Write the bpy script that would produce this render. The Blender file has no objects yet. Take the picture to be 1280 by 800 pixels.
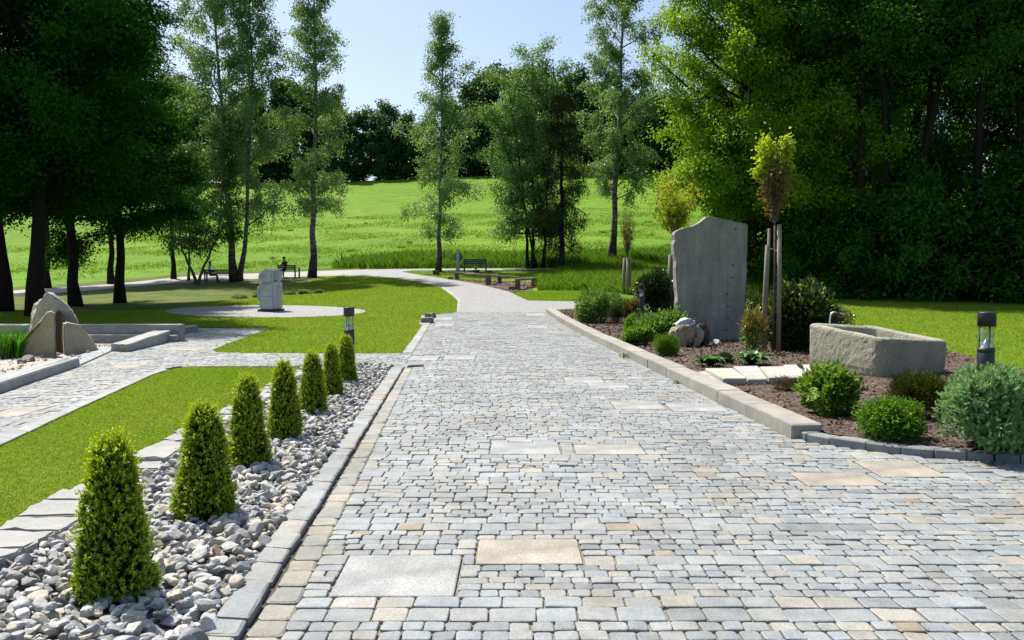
import bpy, bmesh, math, random
import numpy as np
from mathutils import Vector, Matrix, geometry

C = bpy.context.scene.collection
R = math.radians
RNG = np.random.default_rng(7)

# ------------------------------------------------------------------ camera model
F = 1080.0
CAMZ = 1.7
PITCH = math.atan(60.0 / F)
cp, sp = math.cos(PITCH), math.sin(PITCH)

def sstep(a, b, v):
    t = np.clip((np.asarray(v, float) - a) / (b - a), 0, 1)
    return t * t * (3 - 2 * t)

def T(x, y):
    """height of the land"""
    x = np.asarray(x, float); y = np.asarray(y, float)
    a = 0.00125 * np.clip(y - 20, 0, 38) ** 2
    d = np.clip(y - 58, 0, 142)
    b = 0.095 * d + 0.00043 * d * d + 0.03 * np.clip(y - 200, 0, 500)
    return a + b + 0.04 * np.clip(x, -45, 8) * sstep(25, 60, y)

def ray(px, py):
    u = (px - 640.0) / F; v = (400.0 - py) / F
    return np.array([u, cp + v * sp, -sp + v * cp])

def G(px, py, off=0.0):
    """the point of the ground seen at a place of the picture"""
    d = ray(px, py); o = np.array([0, 0, CAMZ]); t = 1.0; prev = 1.0
    while t < 420:
        p = o + d * t
        if p[2] < T(p[0], p[1]) + off:
            a, b = prev, t
            for _ in range(40):
                m = (a + b) / 2; p = o + d * m
                if p[2] < T(p[0], p[1]) + off: b = m
                else: a = m
            return o + d * b
        prev = t; t *= 1.01
    return o + d * 420

def at_y(px, py, Y):
    d = ray(px, py); return np.array([0, 0, CAMZ]) + d * (Y / d[1])

def gxy(pts, off=0.0):
    return [tuple(G(p[0], p[1], off)[:2]) for p in pts]

def unit(v):
    v = np.asarray(v, float)
    return v / np.maximum(np.linalg.norm(v, axis=-1, keepdims=True), 1e-9)

# ------------------------------------------------------------------ objects
def tag(o, label=None, cat=None, group=None, kind=None):
    if label: o['label'] = label
    if cat: o['category'] = cat
    if group: o['group'] = group
    if kind: o['kind'] = kind
    return o

def empty(name, loc, rz=0.0, label=None, cat=None, group=None):
    o = bpy.data.objects.new(name, None); C.objects.link(o)
    o.empty_display_size = 0.2
    o.location = tuple(float(v) for v in loc); o.rotation_euler = (0, 0, rz)
    return tag(o, label, cat, group)

def copy_tree(o, parent=None):
    c = o.copy(); C.objects.link(c)
    if parent is not None: c.parent = parent
    for ch in list(o.children): copy_tree(ch, c)
    return c

class MB:
    """collects vertices and faces of one mesh"""
    def __init__(s):
        s.v = []; s.f = []; s.c = []; s.m = []; s.s = []; s.n = 0
    def add(s, v, faces, col=(1, 1, 1), mat=0, smooth=False):
        v = np.asarray(v, float).reshape(-1, 3)
        faces = np.asarray(faces, int)
        if faces.ndim == 1: faces = faces[None]
        col = np.asarray(col, float)
        if col.ndim == 1: col = np.repeat(col[None], len(v), 0)
        s.v.append(v); s.f.append(faces + s.n); s.c.append(col)
        s.m.append(np.full(len(faces), mat)); s.s.append(np.full(len(faces), smooth))
        s.n += len(v)
    def more(s, faces, mat=0, smooth=False, base=0):
        faces = np.asarray(faces, int)
        s.f.append(faces + base); s.m.append(np.full(len(faces), mat)); s.s.append(np.full(len(faces), smooth))
    def mesh(s, name, mats, origin=(0, 0, 0)):
        me = bpy.data.meshes.new(name)
        v = np.concatenate(s.v) - np.asarray(origin, float)
        me.vertices.add(len(v)); me.vertices.foreach_set('co', v.astype(np.float32).ravel())
        loops = np.concatenate([f.ravel() for f in s.f])
        tot = np.concatenate([np.full(len(f), f.shape[1]) for f in s.f])
        st = np.concatenate([[0], np.cumsum(tot)[:-1]])
        me.loops.add(len(loops)); me.loops.foreach_set('vertex_index', loops.astype(np.int32))
        me.polygons.add(len(tot))
        me.polygons.foreach_set('loop_start', st.astype(np.int32))
        me.polygons.foreach_set('loop_total', tot.astype(np.int32))
        me.polygons.foreach_set('material_index', np.concatenate(s.m).astype(np.int32))
        me.polygons.foreach_set('use_smooth', np.concatenate(s.s).astype(bool))
        col = np.concatenate(s.c); a = me.attributes.new('Col', 'FLOAT_COLOR', 'POINT')
        a.data.foreach_set('color', np.concatenate([col, np.ones((len(col), 1))], 1).astype(np.float32).ravel())
        for m in (mats if isinstance(mats, (list, tuple)) else [mats]): me.materials.append(m)
        me.update(calc_edges=True); me.validate()
        return me
    def build(s, name, mats, parent=None, origin=(0, 0, 0)):
        o = bpy.data.objects.new(name, s.mesh(name, mats, origin)); C.objects.link(o)
        if parent is not None: o.parent = parent
        else: o.location = tuple(float(k) for k in origin)
        return o

def link(name, me, parent=None, loc=(0, 0, 0)):
    o = bpy.data.objects.new(name, me); C.objects.link(o)
    if parent is not None: o.parent = parent
    o.location = tuple(float(k) for k in loc)
    return o

# ------------------------------------------------------------------ materials
def newmat(name):
    m = bpy.data.materials.new(name); m.use_nodes = True
    nt = m.node_tree; nt.nodes.clear()
    out = nt.nodes.new('ShaderNodeOutputMaterial')
    return m, nt, out

def N(nt, kind, **kw):
    n = nt.nodes.new('ShaderNode' + kind)
    for k, v in kw.items():
        if k in n.inputs: n.inputs[k].default_value = v
        else: setattr(n, k, v)
    return n

def ramp(nt, src, stops):
    r = nt.nodes.new('ShaderNodeValToRGB')
    el = r.color_ramp.elements
    while len(el) > 1: el.remove(el[-1])
    el[0].position = stops[0][0]; el[0].color = (*stops[0][1], 1)
    for p, c in stops[1:]:
        e = el.new(p); e.color = (*c, 1)
    nt.links.new(src, r.inputs[0]); return r.outputs[0]

def mulc(nt, a, b, fac=1.0, mode='MULTIPLY'):
    n = nt.nodes.new('ShaderNodeMix'); n.data_type = 'RGBA'; n.blend_type = mode
    n.inputs[0].default_value = fac
    nt.links.new(a, n.inputs[6]) if not isinstance(a, tuple) else setattr(n.inputs[6], 'default_value', (*a, 1))
    nt.links.new(b, n.inputs[7]) if not isinstance(b, tuple) else setattr(n.inputs[7], 'default_value', (*b, 1))
    return n

def noise(nt, co, scale, detail=4, rough=.6, stretch=None):
    n = N(nt, 'TexNoise'); n.inputs['Scale'].default_value = scale
    n.inputs['Detail'].default_value = detail; n.inputs['Roughness'].default_value = rough
    if stretch:
        mp = N(nt, 'Mapping'); mp.inputs['Scale'].default_value = stretch
        nt.links.new(co, mp.inputs[0]); nt.links.new(mp.outputs[0], n.inputs[0])
    else: nt.links.new(co, n.inputs[0])
    return n.outputs[0]

def stone_mat(name, base=(1, 1, 1), speck=60, speck_amt=.35, mott=2.5, mott_amt=.35, rough=.75, bump=.25, bump_scale=40, spec=.35, moss=None, stain=None, bdist=.01, streak=0, big=0):
    """Col attribute times speckle and mottling"""
    m, nt, out = newmat(name)
    co = N(nt, 'TexCoord').outputs['Object']
    at = N(nt, 'Attribute', attribute_name='Col').outputs['Color']
    c = mulc(nt, at, base).outputs[2]
    sp_ = noise(nt, co, speck, 3, .7)
    s1 = ramp(nt, sp_, [(.3, (1 - speck_amt,) * 3), (.55, (1, 1, 1)), (.75, (1 + speck_amt * .6,) * 3)])
    c = mulc(nt, c, s1).outputs[2]
    mo = noise(nt, co, mott, 5, .65)
    s2 = ramp(nt, mo, [(.3, (1 - mott_amt, 1 - mott_amt * .95, 1 - mott_amt * .9)), (.7, (1.08, 1.06, 1.02))])
    c = mulc(nt, c, s2).outputs[2]
    if big:
        c = mulc(nt, c, ramp(nt, noise(nt, co, .9, 6, .7), [(.32, (1 - big, 1 - big * 1.1, 1 - big * 1.25)), (.6, (1.05, 1.05, 1.05))])).outputs[2]
    if streak:
        sk_ = noise(nt, co, 3, 5, .7, (2.2, 2.2, .25)); c = mulc(nt, c, ramp(nt, sk_, [(.3, (1 - streak,) * 3), (.65, (1 + streak * .5,) * 3)])).outputs[2]
    if stain:
        st = noise(nt, co, stain[1], 4, .6)
        k = ramp(nt, st, [(stain[2], (0, 0, 0)), (stain[2] + .12, (1, 1, 1))])
        mx = mulc(nt, c, stain[0], .0, 'MIX'); nt.links.new(k, mx.inputs[0]); c = mx.outputs[2]
    b = N(nt, 'Bump'); b.inputs['Strength'].default_value = bump; b.inputs['Distance'].default_value = bdist
    bh = noise(nt, co, bump_scale, 6, .65)
    nt.links.new(bh, b.inputs['Height'])
    p = N(nt, 'BsdfPrincipled'); p.inputs['Roughness'].default_value = rough
    p.inputs['Specular IOR Level'].default_value = spec
    nt.links.new(c, p.inputs['Base Color']); nt.links.new(b.outputs[0], p.inputs['Normal'])
    nt.links.new(p.outputs[0], out.inputs[0])
    return m

def leaf_mat(name, transl=.4, rough=.45, spec=.35, ttint=(1.25, 1.15, .5)):
    m, nt, out = newmat(name)
    at = N(nt, 'Attribute', attribute_name='Col').outputs['Color']
    p = N(nt, 'BsdfPrincipled'); p.inputs['Roughness'].default_value = rough
    p.inputs['Specular IOR Level'].default_value = spec
    nt.links.new(at, p.inputs['Base Color'])
    t = N(nt, 'BsdfTranslucent')
    c = mulc(nt, at, ttint).outputs[2]; nt.links.new(c, t.inputs[0])
    mx = N(nt, 'MixShader'); mx.inputs[0].default_value = transl
    nt.links.new(p.outputs[0], mx.inputs[1]); nt.links.new(t.outputs[0], mx.inputs[2])
    nt.links.new(mx.outputs[0], out.inputs[0])
    return m

def plain_mat(name, col, rough=.5, metal=0., spec=.5, var=.15, scale=30, bump=.0):
    m, nt, out = newmat(name)
    co = N(nt, 'TexCoord').outputs['Object']
    n = noise(nt, co, scale, 4)
    c = ramp(nt, n, [(.3, tuple(k * (1 - var) for k in col)), (.7, tuple(min(1, k * (1 + var)) for k in col))])
    p = N(nt, 'BsdfPrincipled'); p.inputs['Roughness'].default_value = rough; p.inputs['Metallic'].default_value = metal
    p.inputs['Specular IOR Level'].default_value = spec
    nt.links.new(c, p.inputs['Base Color'])
    if bump:
        b = N(nt, 'Bump'); b.inputs['Strength'].default_value = bump; b.inputs['Distance'].default_value = .01
        nt.links.new(noise(nt, co, scale * 2, 5), b.inputs['Height']); nt.links.new(b.outputs[0], p.inputs['Normal'])
    nt.links.new(p.outputs[0], out.inputs[0]); return m

def bark_mat(name, c1, c2, scale=6, stretch=(6, 6, 1), bump=.6):
    m, nt, out = newmat(name)
    co = N(nt, 'TexCoord').outputs['Object']
    n = noise(nt, co, scale, 6, .7, stretch)
    c = ramp(nt, n, [(.35, c1), (.65, c2)])
    p = N(nt, 'BsdfPrincipled'); p.inputs['Roughness'].default_value = .9; p.inputs['Specular IOR Level'].default_value = .15
    nt.links.new(c, p.inputs['Base Color'])
    b = N(nt, 'Bump'); b.inputs['Strength'].default_value = bump; b.inputs['Distance'].default_value = .03
    nt.links.new(n, b.inputs['Height']); nt.links.new(b.outputs[0], p.inputs['Normal'])
    nt.links.new(p.outputs[0], out.inputs[0]); return m

def birch_mat():
    m, nt, out = newmat('birch_bark')
    co = N(nt, 'TexCoord').outputs['Object']
    n = noise(nt, co, 1.6, 6, .7, (1.2, 1.2, 4.5))
    n2 = noise(nt, co, 1.2, 4, .6)
    sep = N(nt, 'SeparateXYZ'); nt.links.new(co, sep.inputs[0])
    mr = N(nt, 'MapRange'); mr.inputs[1].default_value = 0; mr.inputs[2].default_value = 3.0
    mr.inputs[3].default_value = .14; mr.inputs[4].default_value = -.06   # rough black bark at the foot of old birches
    nt.links.new(sep.outputs[2], mr.inputs[0])
    ad = N(nt, 'Math', operation='SUBTRACT'); nt.links.new(n, ad.inputs[0]); nt.links.new(mr.outputs[0], ad.inputs[1])
    c = ramp(nt, ad.outputs[0], [(.36, (.02, .018, .016)), (.5, (.08, .075, .07)), (.66, (.26, .255, .24))])
    p = N(nt, 'BsdfPrincipled'); p.inputs['Roughness'].default_value = .8
    nt.links.new(c, p.inputs['Base Color']); nt.links.new(p.outputs[0], out.inputs[0]); return m

def grass_mat(name, cols, scale=.6, fine=40, patch=None):
    """ground under grass: soft patches plus fine blade-like grain"""
    m, nt, out = newmat(name)
    co = N(nt, 'TexCoord').outputs['Object']
    big = noise(nt, co, scale, 5, .6)
    c = ramp(nt, big, [(.3, cols[0]), (.5, cols[1]), (.7, cols[2])])
    f = noise(nt, co, fine, 4, .75)
    k = ramp(nt, f, [(.3, (.55, .6, .5)), (.5, (1, 1, 1)), (.72, (1.4, 1.3, 1.2))])
    c = mulc(nt, c, k, .9).outputs[2]
    mid = noise(nt, co, scale * 9, 4, .6)
    k = ramp(nt, mid, [(.3, (.72, .78, .7)), (.6, (1.1, 1.07, 1.0))])
    c = mulc(nt, c, k, 1).outputs[2]
    if patch:
        q = noise(nt, co, patch[1], 5, .65)
        kk = ramp(nt, q, [(patch[2], (0, 0, 0)), (patch[2] + .1, (1, 1, 1))])
        mx = mulc(nt, c, patch[0], 0, 'MIX'); nt.links.new(kk, mx.inputs[0]); c = mx.outputs[2]
    b = N(nt, 'Bump'); b.inputs['Strength'].default_value = .8; b.inputs['Distance'].default_value = .03
    nt.links.new(f, b.inputs['Height'])
    p = N(nt, 'BsdfPrincipled'); p.inputs['Roughness'].default_value = .9; p.inputs['Specular IOR Level'].default_value = .12
    nt.links.new(c, p.inputs['Base Color']); nt.links.new(b.outputs[0], p.inputs['Normal'])
    nt.links.new(p.outputs[0], out.inputs[0]); return m

def glass_mat():
    m, nt, out = newmat('clear_lamp_glass')
    t = N(nt, 'BsdfTransparent'); t.inputs[0].default_value = (.93, .96, .95, 1)
    g = N(nt, 'BsdfGlossy'); g.inputs['Roughness'].default_value = .04
    mx = N(nt, 'MixShader'); mx.inputs[0].default_value = .10
    nt.links.new(t.outputs[0], mx.inputs[1]); nt.links.new(g.outputs[0], mx.inputs[2]); nt.links.new(mx.outputs[0], out.inputs[0]); return m

def far_paving_mat():
    m, nt, out = newmat('small_sett_path')
    co = N(nt, 'TexCoord').outputs['Object']
    v = N(nt, 'TexBrick'); nt.links.new(co, v.inputs[0])
    v.inputs['Scale'].default_value = 1.0; v.inputs['Brick Width'].default_value = .14; v.inputs['Row Height'].default_value = .11
    v.inputs['Mortar Size'].default_value = .012; v.inputs['Color1'].default_value = (.32, .33, .34, 1)
    v.inputs['Color2'].default_value = (.265, .27, .275, 1); v.inputs['Mortar'].default_value = (.15, .14, .125, 1)
    n = noise(nt, co, 5, 6, .8); k = ramp(nt, n, [(.32, (.6, .6, .58)), (.5, (.92, .92, .91)), (.7, (1.12, 1.12, 1.1))])
    c = mulc(nt, v.outputs[0], k).outputs[2]
    p = N(nt, 'BsdfPrincipled'); p.inputs['Roughness'].default_value = .75
    nt.links.new(c, p.inputs['Base Color']); nt.links.new(p.outputs[0], out.inputs[0]); return m

M = {}
M['sett'] = stone_mat('granite_setts', speck=90, speck_amt=.3, mott=9, mott_amt=.25, rough=.62, bump=.5, bump_scale=38, spec=.4, bdist=.01, big=.22)
M['slab'] = stone_mat('granite_slab', speck=110, speck_amt=.5, mott=3.2, mott_amt=.3, rough=.7, bump=.35, bump_scale=60, big=.2)
M['kerb'] = stone_mat('granite_kerb_stone', speck=80, speck_amt=.35, mott=4, mott_amt=.3, rough=.75, bump=.4, bump_scale=60, stain=((.3, .24, .15), 2.2, .62))
M['joint'] = plain_mat('sandy_joint', (.19, .17, .135), .95, var=.4, scale=50, bump=.6)
M['slot'] = plain_mat('slot_shade_dark_plinth', (.05, .043, .035), .9, var=.3)  # near-black colour stands in for shade in the drain slot; also the dark plinth
M['pebble'] = stone_mat('crushed_stone', speck=30, speck_amt=.25, mott=9, mott_amt=.35, rough=.7, bump=.35, bump_scale=30, bdist=.012)
M['gravel_floor'] = plain_mat('dark_gravel_floor', (.12, .115, .11), .95, var=.5, scale=30, bump=.8)
M['mono'] = stone_mat('rough_sawn_granite', (1, 1, 1), speck=35, speck_amt=.3, mott=1.6, mott_amt=.3, rough=.8, bump=.5, bump_scale=12, bdist=.02, streak=.3)
M['trough'] = stone_mat('pecked_granite', (1, 1, 1), speck=70, speck_amt=.6, mott=3, mott_amt=.3, rough=.85, bump=1.0, bump_scale=45, bdist=.025)
M['rock'] = stone_mat('field_rock', (1, 1, 1), speck=25, speck_amt=.3, mott=3.5, mott_amt=.4, rough=.8, bump=.6, bump_scale=14, bdist=.03)
M['fountain'] = stone_mat('weathered_spring_stone', (1, 1, 1), speck=22, speck_amt=.25, mott=2.0, mott_amt=.3, rough=.8, bump=.6, bump_scale=9, bdist=.03)
M['carved'] = stone_mat('pale_carved_stone', (1, 1, 1), speck=30, speck_amt=.15, mott=3, mott_amt=.2, rough=.8, bump=.3, bump_scale=20)
M['flag'] = stone_mat('cream_flagstone', (1, 1, 1), speck=40, speck_amt=.15, mott=3, mott_amt=.25, rough=.7, bump=.3, bump_scale=30)
M['mulch'] = plain_mat('bark_mulch', (.1, .066, .048), .95, var=.6, scale=45, bump=1.0)
M['chip'] = stone_mat('bark_chip', speck=30, speck_amt=.4, mott=10, mott_amt=.3, rough=.9, bump=.3)
M['dark'] = plain_mat('anthracite_metal', (.035, .038, .042), .45, .3, var=.1)
M['steel'] = plain_mat('brushed_steel', (.6, .6, .6), .3, 1.0, var=.1)
M['glass'] = glass_mat()
M['bluepaint'] = plain_mat('dark_blue_paint', (.012, .035, .075), .45, var=.2)
M['oldwood'] = bark_mat('weathered_wood', (.1, .07, .05), (.2, .15, .11), 5, (1, 6, 6), .4)
M['stake'] = bark_mat('pale_stake_wood', (.16, .135, .105), (.29, .25, .2), 6, (8, 8, 1), .3)
M['redwood'] = plain_mat('dark_red_brown_block', (.06, .03, .024), .8, var=.3)
M['bark'] = bark_mat('dark_bark', (.010, .008, .006), (.03, .025, .018))
M['greybark'] = bark_mat('grey_bark', (.05, .045, .035), (.16, .14, .11))
M['birch'] = birch_mat()
M['leaf'] = leaf_mat('leaf_broad', .42)
M['leaf_dark'] = leaf_mat('leaf_dark', .38, .6, .1, (1.15, 1.15, .4))
M['leaf_birch'] = leaf_mat('leaf_birch', .5, .4, .4, (1.15, 1.15, .6))
M['leaf_gloss'] = leaf_mat('leaf_glossy', .18, .28, .5)
M['needle'] = leaf_mat('leaf_needle', .2, .6, .2)
M['blade'] = leaf_mat('grass_blade', .5, .6, .2, (1.2, 1.15, .6))
M['lawn'] = grass_mat('mown_lawn', ((.09, .165, .008), (.12, .195, .010), (.155, .21, .016)), .5, 60)
M['meadow'] = grass_mat('meadow_grass', ((.075, .16, .006), (.10, .20, .008), (.13, .22, .012)), .06, 5, ((.05, .11, .01), .35, .6))
M['wood_floor'] = grass_mat('dry_grass_under_trees', ((.06, .095, .016), (.115, .12, .034), (.15, .145, .06)), .5, 25, ((.055, .105, .010), .7, .46))
M['farpath'] = far_paving_mat()
M['gravelpath'] = plain_mat('pale_gravel_path', (.3, .285, .26), .9, var=.2, scale=8)
M['skin'] = plain_mat('skin', (.5, .3, .22), .6, var=.05)
M['shirt'] = plain_mat('pale_blue_shirt', (.5, .58, .75), .8, var=.08)
M['jeans'] = plain_mat('dark_blue_jeans', (.02, .035, .1), .85, var=.15)
M['redtop'] = plain_mat('dark_red_top', (.12, .02, .02), .85, var=.15)
M['darkcloth'] = plain_mat('dark_cloth', (.015, .016, .022), .85, var=.15)
M['hair'] = plain_mat('dark_hair', (.012, .009, .007), .7, var=.2)
M['shoe'] = plain_mat('black_shoe', (.012, .012, .012), .5, var=.1)
# ------------------------------------------------------------------ polygons
def inside(poly, x, y):
    x = np.asarray(x, float); y = np.asarray(y, float)
    r = np.zeros(x.shape, bool); n = len(poly)
    for i in range(n):
        x1, y1 = poly[i]; x2, y2 = poly[(i + 1) % n]
        if y1 == y2: continue
        k = ((y1 > y) != (y2 > y)) & (x < (x2 - x1) * (y - y1) / (y2 - y1) + x1)
        r ^= k
    return r

def spans(poly, y):
    xs = []; n = len(poly)
    for i in range(n):
        x1, y1 = poly[i]; x2, y2 = poly[(i + 1) % n]
        if (y1 > y) != (y2 > y): xs.append(x1 + (x2 - x1) * (y - y1) / (y2 - y1))
    xs.sort(); return [(xs[i], xs[i + 1]) for i in range(0, len(xs) - 1, 2)]

def drape(name, poly, mat, off, step=1.5, kind='structure', rag=0.0):
    """a sheet of the given outline laid on the land"""
    P = []
    n = len(poly)
    for i in range(n):
        a = np.array(poly[i]); b = np.array(poly[(i + 1) % n]); L = np.linalg.norm(b - a)
        k = max(1, int(L / (step if rag == 0 else .12)))
        for j in range(k):
            q = a + (b - a) * j / k
            if rag and j: q = q + RNG.normal(0, rag, 2)
            P.append(q)
    nb = len(P)
    xs = [p[0] for p in P]; ys = [p[1] for p in P]
    gx = np.arange(min(xs), max(xs), step); gy = np.arange(min(ys), max(ys), step)
    X, Y = np.meshgrid(gx, gy); X = X.ravel(); Y = Y.ravel()
    k = inside([tuple(p) for p in P], X, Y)
    V = [Vector(p) for p in P] + [Vector((a, b)) for a, b in zip(X[k], Y[k])]
    r = geometry.delaunay_2d_cdt(V, [], [list(range(nb))], 1, 1e-5)
    v2 = np.array([tuple(v) for v in r[0]]); f = np.array([list(q) for q in r[2]])
    tri = v2[f]
    ar = (tri[:, 1, 0] - tri[:, 0, 0]) * (tri[:, 2, 1] - tri[:, 0, 1]) - (tri[:, 1, 1] - tri[:, 0, 1]) * (tri[:, 2, 0] - tri[:, 0, 0])
    f[ar < 0] = f[ar < 0][:, ::-1]
    mb = MB(); mb.add(np.column_stack([v2, T(v2[:, 0], v2[:, 1]) + off]), f, smooth=True)
    return tag(mb.build(name, mat), kind=kind)

# ------------------------------------------------------------------ the land
gx = np.concatenate([np.arange(-260, -60, 8), np.arange(-60, 60, 1.25), np.arange(60, 261, 8)])
gy = np.concatenate([np.arange(-30, 0, 5), np.arange(0, 75, 1.25), np.arange(75, 420, 5)])
X, Y = np.meshgrid(gx, gy); nx, ny = len(gx), len(gy)
idx = np.arange(nx * ny).reshape(ny, nx)
f = np.stack([idx[:-1, :-1], idx[:-1, 1:], idx[1:, 1:], idx[1:, :-1]], -1).reshape(-1, 4)
mb = MB(); mb.add(np.column_stack([X.ravel(), Y.ravel(), T(X, Y).ravel()]), f, smooth=True)
tag(mb.build('ground', M['meadow']), kind='structure')

# ------------------------------------------------------------------ stones from quads
def quads_mesh(mb, Q, z0, z1, cc=.014, bv=.01, drop=.007, jit=0., cols=None, simple=None, tilt=0., drp=True, mat=0):
    """Q (n,4,2) corners counter-clockwise; stones from z0 to z1 above the land, with cut corners and a worn edge"""
    Q = np.asarray(Q, float); n = len(Q)
    if n == 0: return
    if jit: Q = Q + RNG.normal(0, jit, Q.shape)
    z0 = np.broadcast_to(np.asarray(z0, float), n); z1 = np.broadcast_to(np.asarray(z1, float), n)
    cen = Q.mean(1, keepdims=True)
    nxt = unit(np.roll(Q, -1, 1) - Q); prv = unit(np.roll(Q, 1, 1) - Q)
    c = cc * (RNG.uniform(.6, 1.6, (n, 4, 1)))
    o8 = np.stack([Q + prv * c, Q + nxt * c], 2).reshape(n, 8, 2)
    d = cen - o8; L = np.linalg.norm(d, axis=2, keepdims=True)
    i8 = o8 + d / L * np.minimum(bv * 1.3 * RNG.uniform(.7, 1.5, (n, 8, 1)), L * .4)
    if cols is None: cols = np.ones((n, 3))
    tl = RNG.normal(0, tilt, (n, 1, 2)) if tilt else 0
    def lift(p, z):
        zz = z[:, None] + (np.sum((p - cen) * tl, 2) if tilt else 0)
        b = T(p[..., 0], p[..., 1]) if drp else 0
        return np.concatenate([p, (zz + b)[..., None]], 2)
    top = lift(i8, z1); mid = lift(o8, z1 - drop); bot = lift(o8, z0)
    V = np.concatenate([top, mid, bot], 1).reshape(-1, 3)
    base = (np.arange(n) * 24)[:, None]
    col = np.repeat(cols, 24, 0)
    b0 = mb.n
    mb.add(V, base + np.arange(8)[None], col, mat)
    k = np.arange(8); k2 = (k + 1) % 8
    ring = np.stack([k + 8, k2 + 8, k2, k], 1); ring2 = np.stack([k + 16, k2 + 16, k2 + 8, k + 8], 1)
    both = np.concatenate([ring, ring2])
    mb.more((base[:, :, None] + both[None]).reshape(-1, 4), mat, False, b0)

def sett_cols(n, warm=.13):
    t = RNG.uniform(0, 1, n)
    blue = np.array([.415, .445, .465]); grey = np.array([.455, .465, .46]); beige = np.array([.49, .465, .415]); ochre = np.array([.46, .39, .29]); dark = np.array([.345, .365, .38])
    k = RNG.choice(5, n, p=[.38, .36, warm, .014, .246 - warm])
    c = np.stack([blue, grey, beige, ochre, dark])[k]
    return np.array([.655, .67, .675]) * c * RNG.uniform(.86, 1.1, (n, 1)) * (1 + RNG.normal(0, .005, (n, 3)))

def line_at(pts, s):
    """point at arc length s of a polyline"""
    for a, b in zip(pts[:-1], pts[1:]):
        a = np.array(a); b = np.array(b); L = np.linalg.norm(b - a)
        if s <= L: return a + (b - a) * s / L
        s -= L
    return np.array(pts[-1])
def length(pts): return sum(np.linalg.norm(np.array(b) - np.array(a)) for a, b in zip(pts[:-1], pts[1:]))

def strip_quads(A, B, step, gap, rng=.25):
    """stones between the polylines A (left) and B (right), both running away from the viewer"""
    LA, LB = length(A), length(B); t = 0.; Q = []
    Lm = (LA + LB) / 2
    while t < 1 - .2 * step / Lm:
        u = min(1, t + step / Lm * RNG.uniform(1 - rng, 1 + rng))
        if 1 - u < .4 * step / Lm: u = 1
        g = gap / Lm
        Q.append([line_at(A, t * LA), line_at(B, t * LB), line_at(B, (u - g) * LB), line_at(A, (u - g) * LA)])
        t = u
    return np.array(Q)

def ext(p, q, y):
    """extend the line p-q to the given y"""
    p = np.array(p); q = np.array(q); return tuple(p + (q - p) * (y - p[1]) / (q[1] - p[1]))

def g2(px, py, off=0.): return tuple(G(px, py, off)[:2])

# plaza and side path outline
gutR_near = ext(g2(355, 797), g2(516, 461), 2.2); gutR_far = g2(516, 461)
lawn1_edge = [g2(205, 463), g2(190, 468), g2(100, 507), g2(0, 550)]
lawn1_ext = ext(g2(100, 507), g2(0, 550), 3.0)
wallA_foot = [g2(0, 495), g2(99.5, 460)]
wallA_ext = ext(wallA_foot[1], wallA_foot[0], 3.0)
kerb_near = g2(989, 552); kerb_far = g2(682, 391.5)
curve_kerb = [kerb_near, g2(1020, 557.5), g2(1060, 563.5), g2(1130, 573), g2(1200, 579), g2(1280, 583.5), (5.6, 7.45), (7.5, 7.6), (11, 8.0)]
paved = [gutR_near, gutR_far, g2(491, 459.5), g2(380, 459.5), g2(225, 459.8)] + lawn1_edge + [lawn1_ext, wallA_ext] + wallA_foot + \
    [g2(139, 441.5), g2(162, 442), g2(226, 425.5), g2(226, 419.5), g2(248, 415.5), g2(248, 411.5), g2(336, 411.7), g2(285, 431), g2(266, 439), g2(270, 442), g2(300, 443.2), g2(503, 443.5),
     g2(513, 430), g2(530, 405), g2(531, 396), g2(571, 391.6), kerb_far] + curve_kerb + [(11, 2.2)]
drape('paving_bed', paved, M['joint'], .015, 1.0)

# rows of setts, all running across the view
rows = []; y = 2.2
while y < 33:
    for _ in range(RNG.integers(3, 6)): rows.append((y, y + RNG.uniform(.092, .112))); y = rows[-1][1]
    for _ in range(RNG.integers(1, 3)): rows.append((y, y + RNG.uniform(.135, .17))); y = rows[-1][1]

slab_px = [((411, 752), (568, 750), 700), ((595, 714), (729, 713), 682), ((613, 574), (702, 574), 556), ((722, 574.5), (809, 573.5), 558.5),
           ((771, 515.5), (834, 515.5), 505), ((843, 517.5), (912, 517.5), 508), ((708, 482), (757, 482), 474.3), ((738, 488), (789, 488), 481),
           ((1010, 612), (1107, 611), 596), ((1100, 599), (1182, 599), 580.5), ((658, 395.8), (682, 395.8), 392.6), ((660, 411.2), (686, 411.2), 408.2),
           ((541, 400.8), (565, 400.8), 398), ((541, 408.8), (566, 408.8), 405.6), ((508, 452.2), (546, 452.2), 446.8), ((553, 450.8), (593, 450.8), 446.2),
           ((132, 461.5), (170, 461.5), 457.6), ((197, 439.8), (246, 439.8), 435.6), ((243, 423), (286, 423), 419.8), ((-22, 524), (22, 524), 512)]
slab_lab = ['large grey granite slab nearest the viewer beside the drain', 'sandy granite slab set to the right of the largest grey slab', 'bluish grey slab, left one of the middle pair in the plaza',
            'cream slab, right one of the middle pair in the plaza', 'grey slab with a brown stain in front of the long kerb', 'plain pale slab closest to the long kerb, right of the stained slab',
            'pale slab, farther one of two staggered slabs at mid plaza', 'pale slab, nearer one of two staggered slabs at mid plaza', 'sandy beige slab, left one of two before the curved kerb',
            'beige slab right up against the curved low kerb', 'far pale slab at the end of the long kerb', 'pale slab beside the long kerb, just before its far end', 'pale slab behind the two stone blocks by the lawn',
            'pale slab in front of the two stone blocks by the lawn', 'long pale slab at the corner of lawn and drain end', 'long pale slab right of the one at the lawn corner',
            'tan slab in the side path by the spring stone', 'tan slab in the side path before the sloped granite wall', 'tan slab in the side path at its shaded far end', 'tan slab at the near end of the side path by the long low wall']
rects = []
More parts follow.
